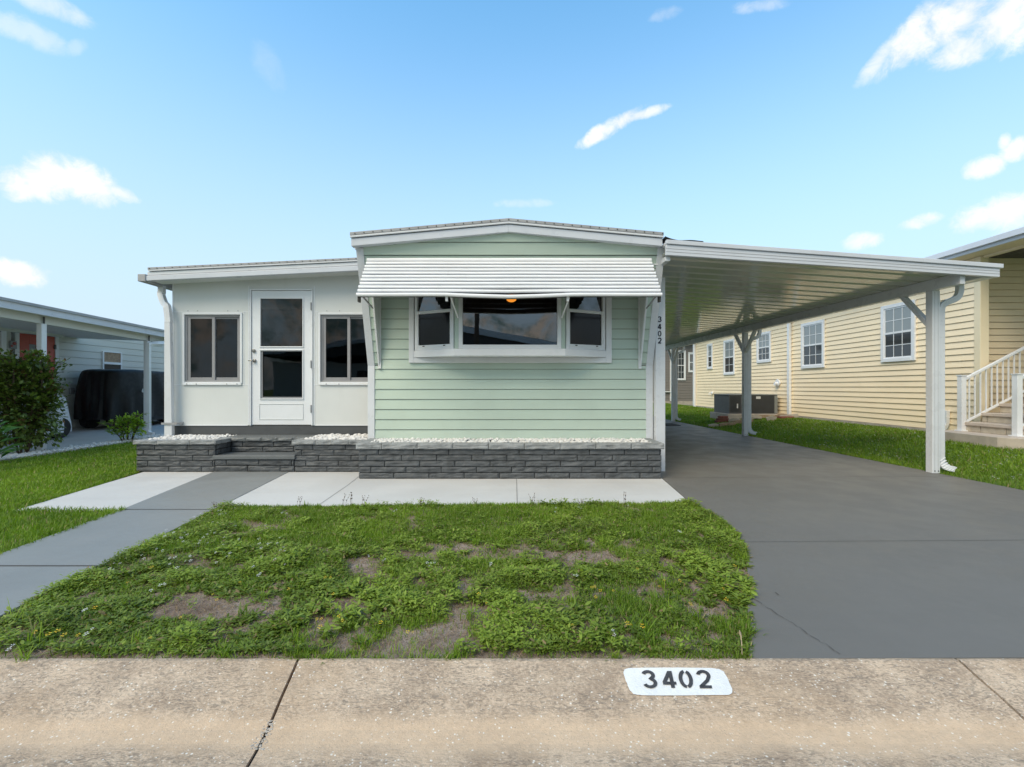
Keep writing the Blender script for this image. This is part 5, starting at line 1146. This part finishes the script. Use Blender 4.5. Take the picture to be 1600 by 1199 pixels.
MB().box(NX+.014, NX+.07, oy-.06, oy+.06, oz-.09, oz+.09).build('box', 'grey_frame', ol, bevel=.006); MB().tube(smooth_path([(NX+.08,oy+.02,oz),(NX+.14,oy+.12,oz-.1),(NX+.12,oy+.14,oz-.6),(NX+.16,oy+.16,oz-1.0),(NX+.4,oy+.3,.02)]), .016, n=6, rnd=True).build('cord', 'rubber', ol, smooth=True)

# draped vehicles
def drape(name, label, cat, x0, x1, y0, y1, z0, topf, mat, seed, wav=.05, group=None):
    t_ = thing(name, label, cat, ((x0+x1)/2, (y0+y1)/2, 0), 0, group); cx, cy = (x0+x1)/2, (y0+y1)/2; hx, hy = (x1-x0)/2, (y1-y0)/2
    nu, nv = 120, 22; vs = []
    for j_ in range(nv+1):
        v = j_/nv
        for i in range(nu):
            a = 2*math.pi*i/nu; ca_, sa_ = math.cos(a), math.sin(a); e = 4.5
            rr = 1/((abs(ca_)**e+abs(sa_)**e)**(1/e)); 
            if v < .62:
                h_ = v/.62; s_ = 1-.05*h_**2; fold = wav*(1-h_)**.6*mnoise.noise(Vector((a*5, h_*.8, seed)))+wav*.5*mnoise.noise(Vector((a*14, h_*1.5, seed+4)))*(1-h_*.7)
                X_ = cx+hx*ca_*rr*s_+fold*ca_; Y_ = cy+hy*sa_*rr*s_+fold*sa_; zt = topf((Y_-y0)/(y1-y0))-.10; Z_ = z0+(zt-z0)*h_+(.05*mnoise.noise(Vector((a*3,0,seed))) if j_ == 0 else 0)
            else:
                q = (v-.62)/.38; s_ = (1-q)*.95; s_ = .95*math.cos(q*math.pi/2)**.8 if q < 1 else 0
                X_ = cx+hx*ca_*rr*s_; Y_ = cy+hy*sa_*rr*s_; Z_ = topf((Y_-y0)/(y1-y0))-.10+.10*math.sin(min(1,q*2.2)*math.pi/2)+.012*mnoise.noise(Vector((X_*3,Y_*3,seed)))
            vs.append((X_, Y_, Z_))
    fs = [(j_*nu+i, j_*nu+(i+1)%nu, (j_+1)*nu+(i+1)%nu, (j_+1)*nu+i) for j_ in range(nv) for i in range(nu)]
    mb = MB(); mb.add(vs, fs); mb.build('cover', mat, t_, smooth=True)
    for wx in (x0+.15, x1-.15):
        for wy in (y0+.55, y1-.55): MB().cyl((wx, wy, .24), .24, (1,0,0), .18, 20).build('wheel', 'rubber', t_, bevel=.02)
    return t_
dv = drape('covered_vehicle', 'tall vehicle under a black cover parked in the left carport', 'covered vehicle', -12.38, -11.0, 12.75, 16.6, .28, lambda t: 1.72+.03*math.sin(min(1,max(0,t))*3)-.10*t, 'black_cover', 3, .20)
MB().box(-11.6, -11.0, 13.1, 16.3, .18, .34).build('chassis', 'rubber', dv)
nm = MB(); yb = -10.98*F/(-(CX-219)); 
for ch_, yy in (('4', 13.55), ('9', 13.68)): draw_digit(nm, ch_, lambda u, v, yy=yy: (-10.925, yy+u*.11, 1.03+v*.13), .2)
nm.build('marking', 'decal', dv, fix=False)
drape('covered_car', 'low car under a pale silver cover half hidden behind the red tinged bush', 'covered car', -12.15, -10.45, 6.8, 11.25, .12, lambda t: .82+.60*math.sin(min(1,max(0,t))*math.pi)**.7, 'white_cover', 8, .06)

# ------------------------------------------------------------------ plants
def shrub(name, label, cx, cy, rx, ry, z0, z1, nl, L0, L1, mat, seed, stems=7, wr=.5, vol=0):
    rs = np.random.default_rng(seed); t_ = thing(name, label, 'shrub', (cx, cy, 0)); random.seed(seed); tips = []; mb = MB()
    for k in range(stems):
        a = 2*math.pi*k/stems+random.uniform(-.4,.4); bx_ = cx+.06*math.cos(a); by_ = cy+.06*math.sin(a); hgt = random.uniform(.72, 1.0)*(z1); r_ = random.uniform(.35, .9)
        pth = [(bx_,by_,-.02),(bx_+rx*r_*.35*math.cos(a), by_+ry*r_*.35*math.sin(a), hgt*.35),(bx_+rx*r_*.7*math.cos(a), by_+ry*r_*.7*math.sin(a), hgt*.7),(cx+rx*r_*.8*math.cos(a), cy+ry*r_*.8*math.sin(a), hgt)]
        sp = smooth_path(pth, 4); mb.tube(sp, .022, n=6, rnd=True)
        for q in sp[4:]:
            for _ in range(3):
                b2 = q+Vector((random.uniform(-1,1)*rx*.45, random.uniform(-1,1)*ry*.45, random.uniform(-.02,.14)*z1)); mb.tube([q, (q+b2)/2+Vector((0,0,.02)), b2], .008, n=5, rnd=True); tips.append(b2); tips.append((q+b2)/2)
    mb.build('branches', 'bark', t_, smooth=True)
    tips = np.array([t[:] for t in tips])
    if vol:
        nb = 260; q = rs.normal(size=(nb, 3)); q /= np.linalg.norm(q, axis=1)[:, None]; q *= rs.uniform(.45, 1.0, (nb, 1))**.6
        q[:, :2] *= 1.08-.38*np.clip(q[:, 2:3], -.3, 1); q = q*np.array([rx, ry, (z1-z0)/2])*vol*(1+.18*np.sin(q[:, :1]*9+q[:, 1:2]*7))+np.array([cx, cy, (z0+z1)/2-.03]); tips = np.concatenate([q, q, tips])
    k = rs.integers(0, len(tips), nl); P = tips[k]+rs.normal(0, 1, (nl,3))*np.array([rx*.10, ry*.10, z1*.035]); P[:,2] = np.clip(P[:,2], z0, z1*1.02)
    dv_ = P-np.array([cx, cy, z1*.35]); dv_ /= np.linalg.norm(dv_, axis=1)[:, None]; dv_ = dv_+rs.normal(0, .55, (nl,3)); dv_[:,2] -= .1; dv_ /= np.linalg.norm(dv_, axis=1)[:, None]
    L = rs.uniform(L0, L1, nl); tint = np.clip(rs.random(nl)*.7+.3*rs.random(len(tips))[k], 0, 1)
    leaves(P, dv_, L, L*wr, tint, 'foliage', mat, .45, t_); return t_
shrub('hibiscus_bush', 'dark green bush with reddish leaves beside the left carport post', PX(40, 8.2), 8.15, .45, .5, .14, 1.78, 8500, .05, .09, 'bush_leaf', 5, 11, .62, 1.0)
shrub('small_shrub', 'small bright yellow green shrub beside the left planter', PX(200, 9.9), 9.9, .34, .3, .14, .60, 800, .05, .09, 'bright_leaf', 6, 7, .5, .85)
ol_ = thing('strap_leaf_plant', 'plant with long narrow leaves at the left edge below the bush', 'plant', (-7.9, 7.2, 0)); rs = np.random.default_rng(3); n = 46
a = rs.uniform(0, 6.28, n); hz0 = rs.uniform(.05, .62, n); P = np.stack([np.full(n,-8.02)+.03*np.cos(a), np.full(n,7.15)+.03*np.sin(a), hz0], 1); e_ = rs.uniform(.1,.9,n)
leaves(P, np.stack([np.cos(a)*np.cos(e_), np.sin(a)*np.cos(e_), np.sin(e_)], 1), rs.uniform(.22,.36,n), rs.uniform(.04,.055,n), rs.random(n), 'foliage', 'strap_leaf', .5, ol_)
MB().tube([(-8.02,7.15,-.02),(-8.02,7.15,.65)], .025, n=8, rnd=True).build('stem', 'bark', ol_, smooth=True)

# ------------------------------------------------------------------ house across the street (shows in the window glass)
oh = thing('house_across_street', 'beige house across the street mirrored dimly in the bay window glass', 'house', (-4, -20, 0))
MB().box(-14, 4.2, -26, -12.6, -.05, 2.7).build('wall', 'siding_neighbour', oh); MB().prxz([(-14.6,3.0),(4.9,3.0),(4.9,3.22),(-3.2,4.62),(-14.6,3.2)], -26.5, -12.0).build('roof', 'shingle', oh)
MB().prxz([(4.9,2.85),(-3.2,4.30),(-14.6,3.0),(-14.6,3.2),(-3.2,4.62),(4.9,3.18)], -11.99, -11.9).build('fascia', 'white_trim', oh)
for x in (-9, -4, 1.5): MB().box(x, x+1.3, -12.6, -12.55, 1.0, 2.2).build('window', 'far_glass', oh)
up = MB().cyl((-1.62,-10.6,3.6), .11, (0,0,1), 7.4, 12).build('utility_pole', 'bark', smooth=True); tag(up, 'wooden utility pole across the street mirrored in the bay window', 'pole')
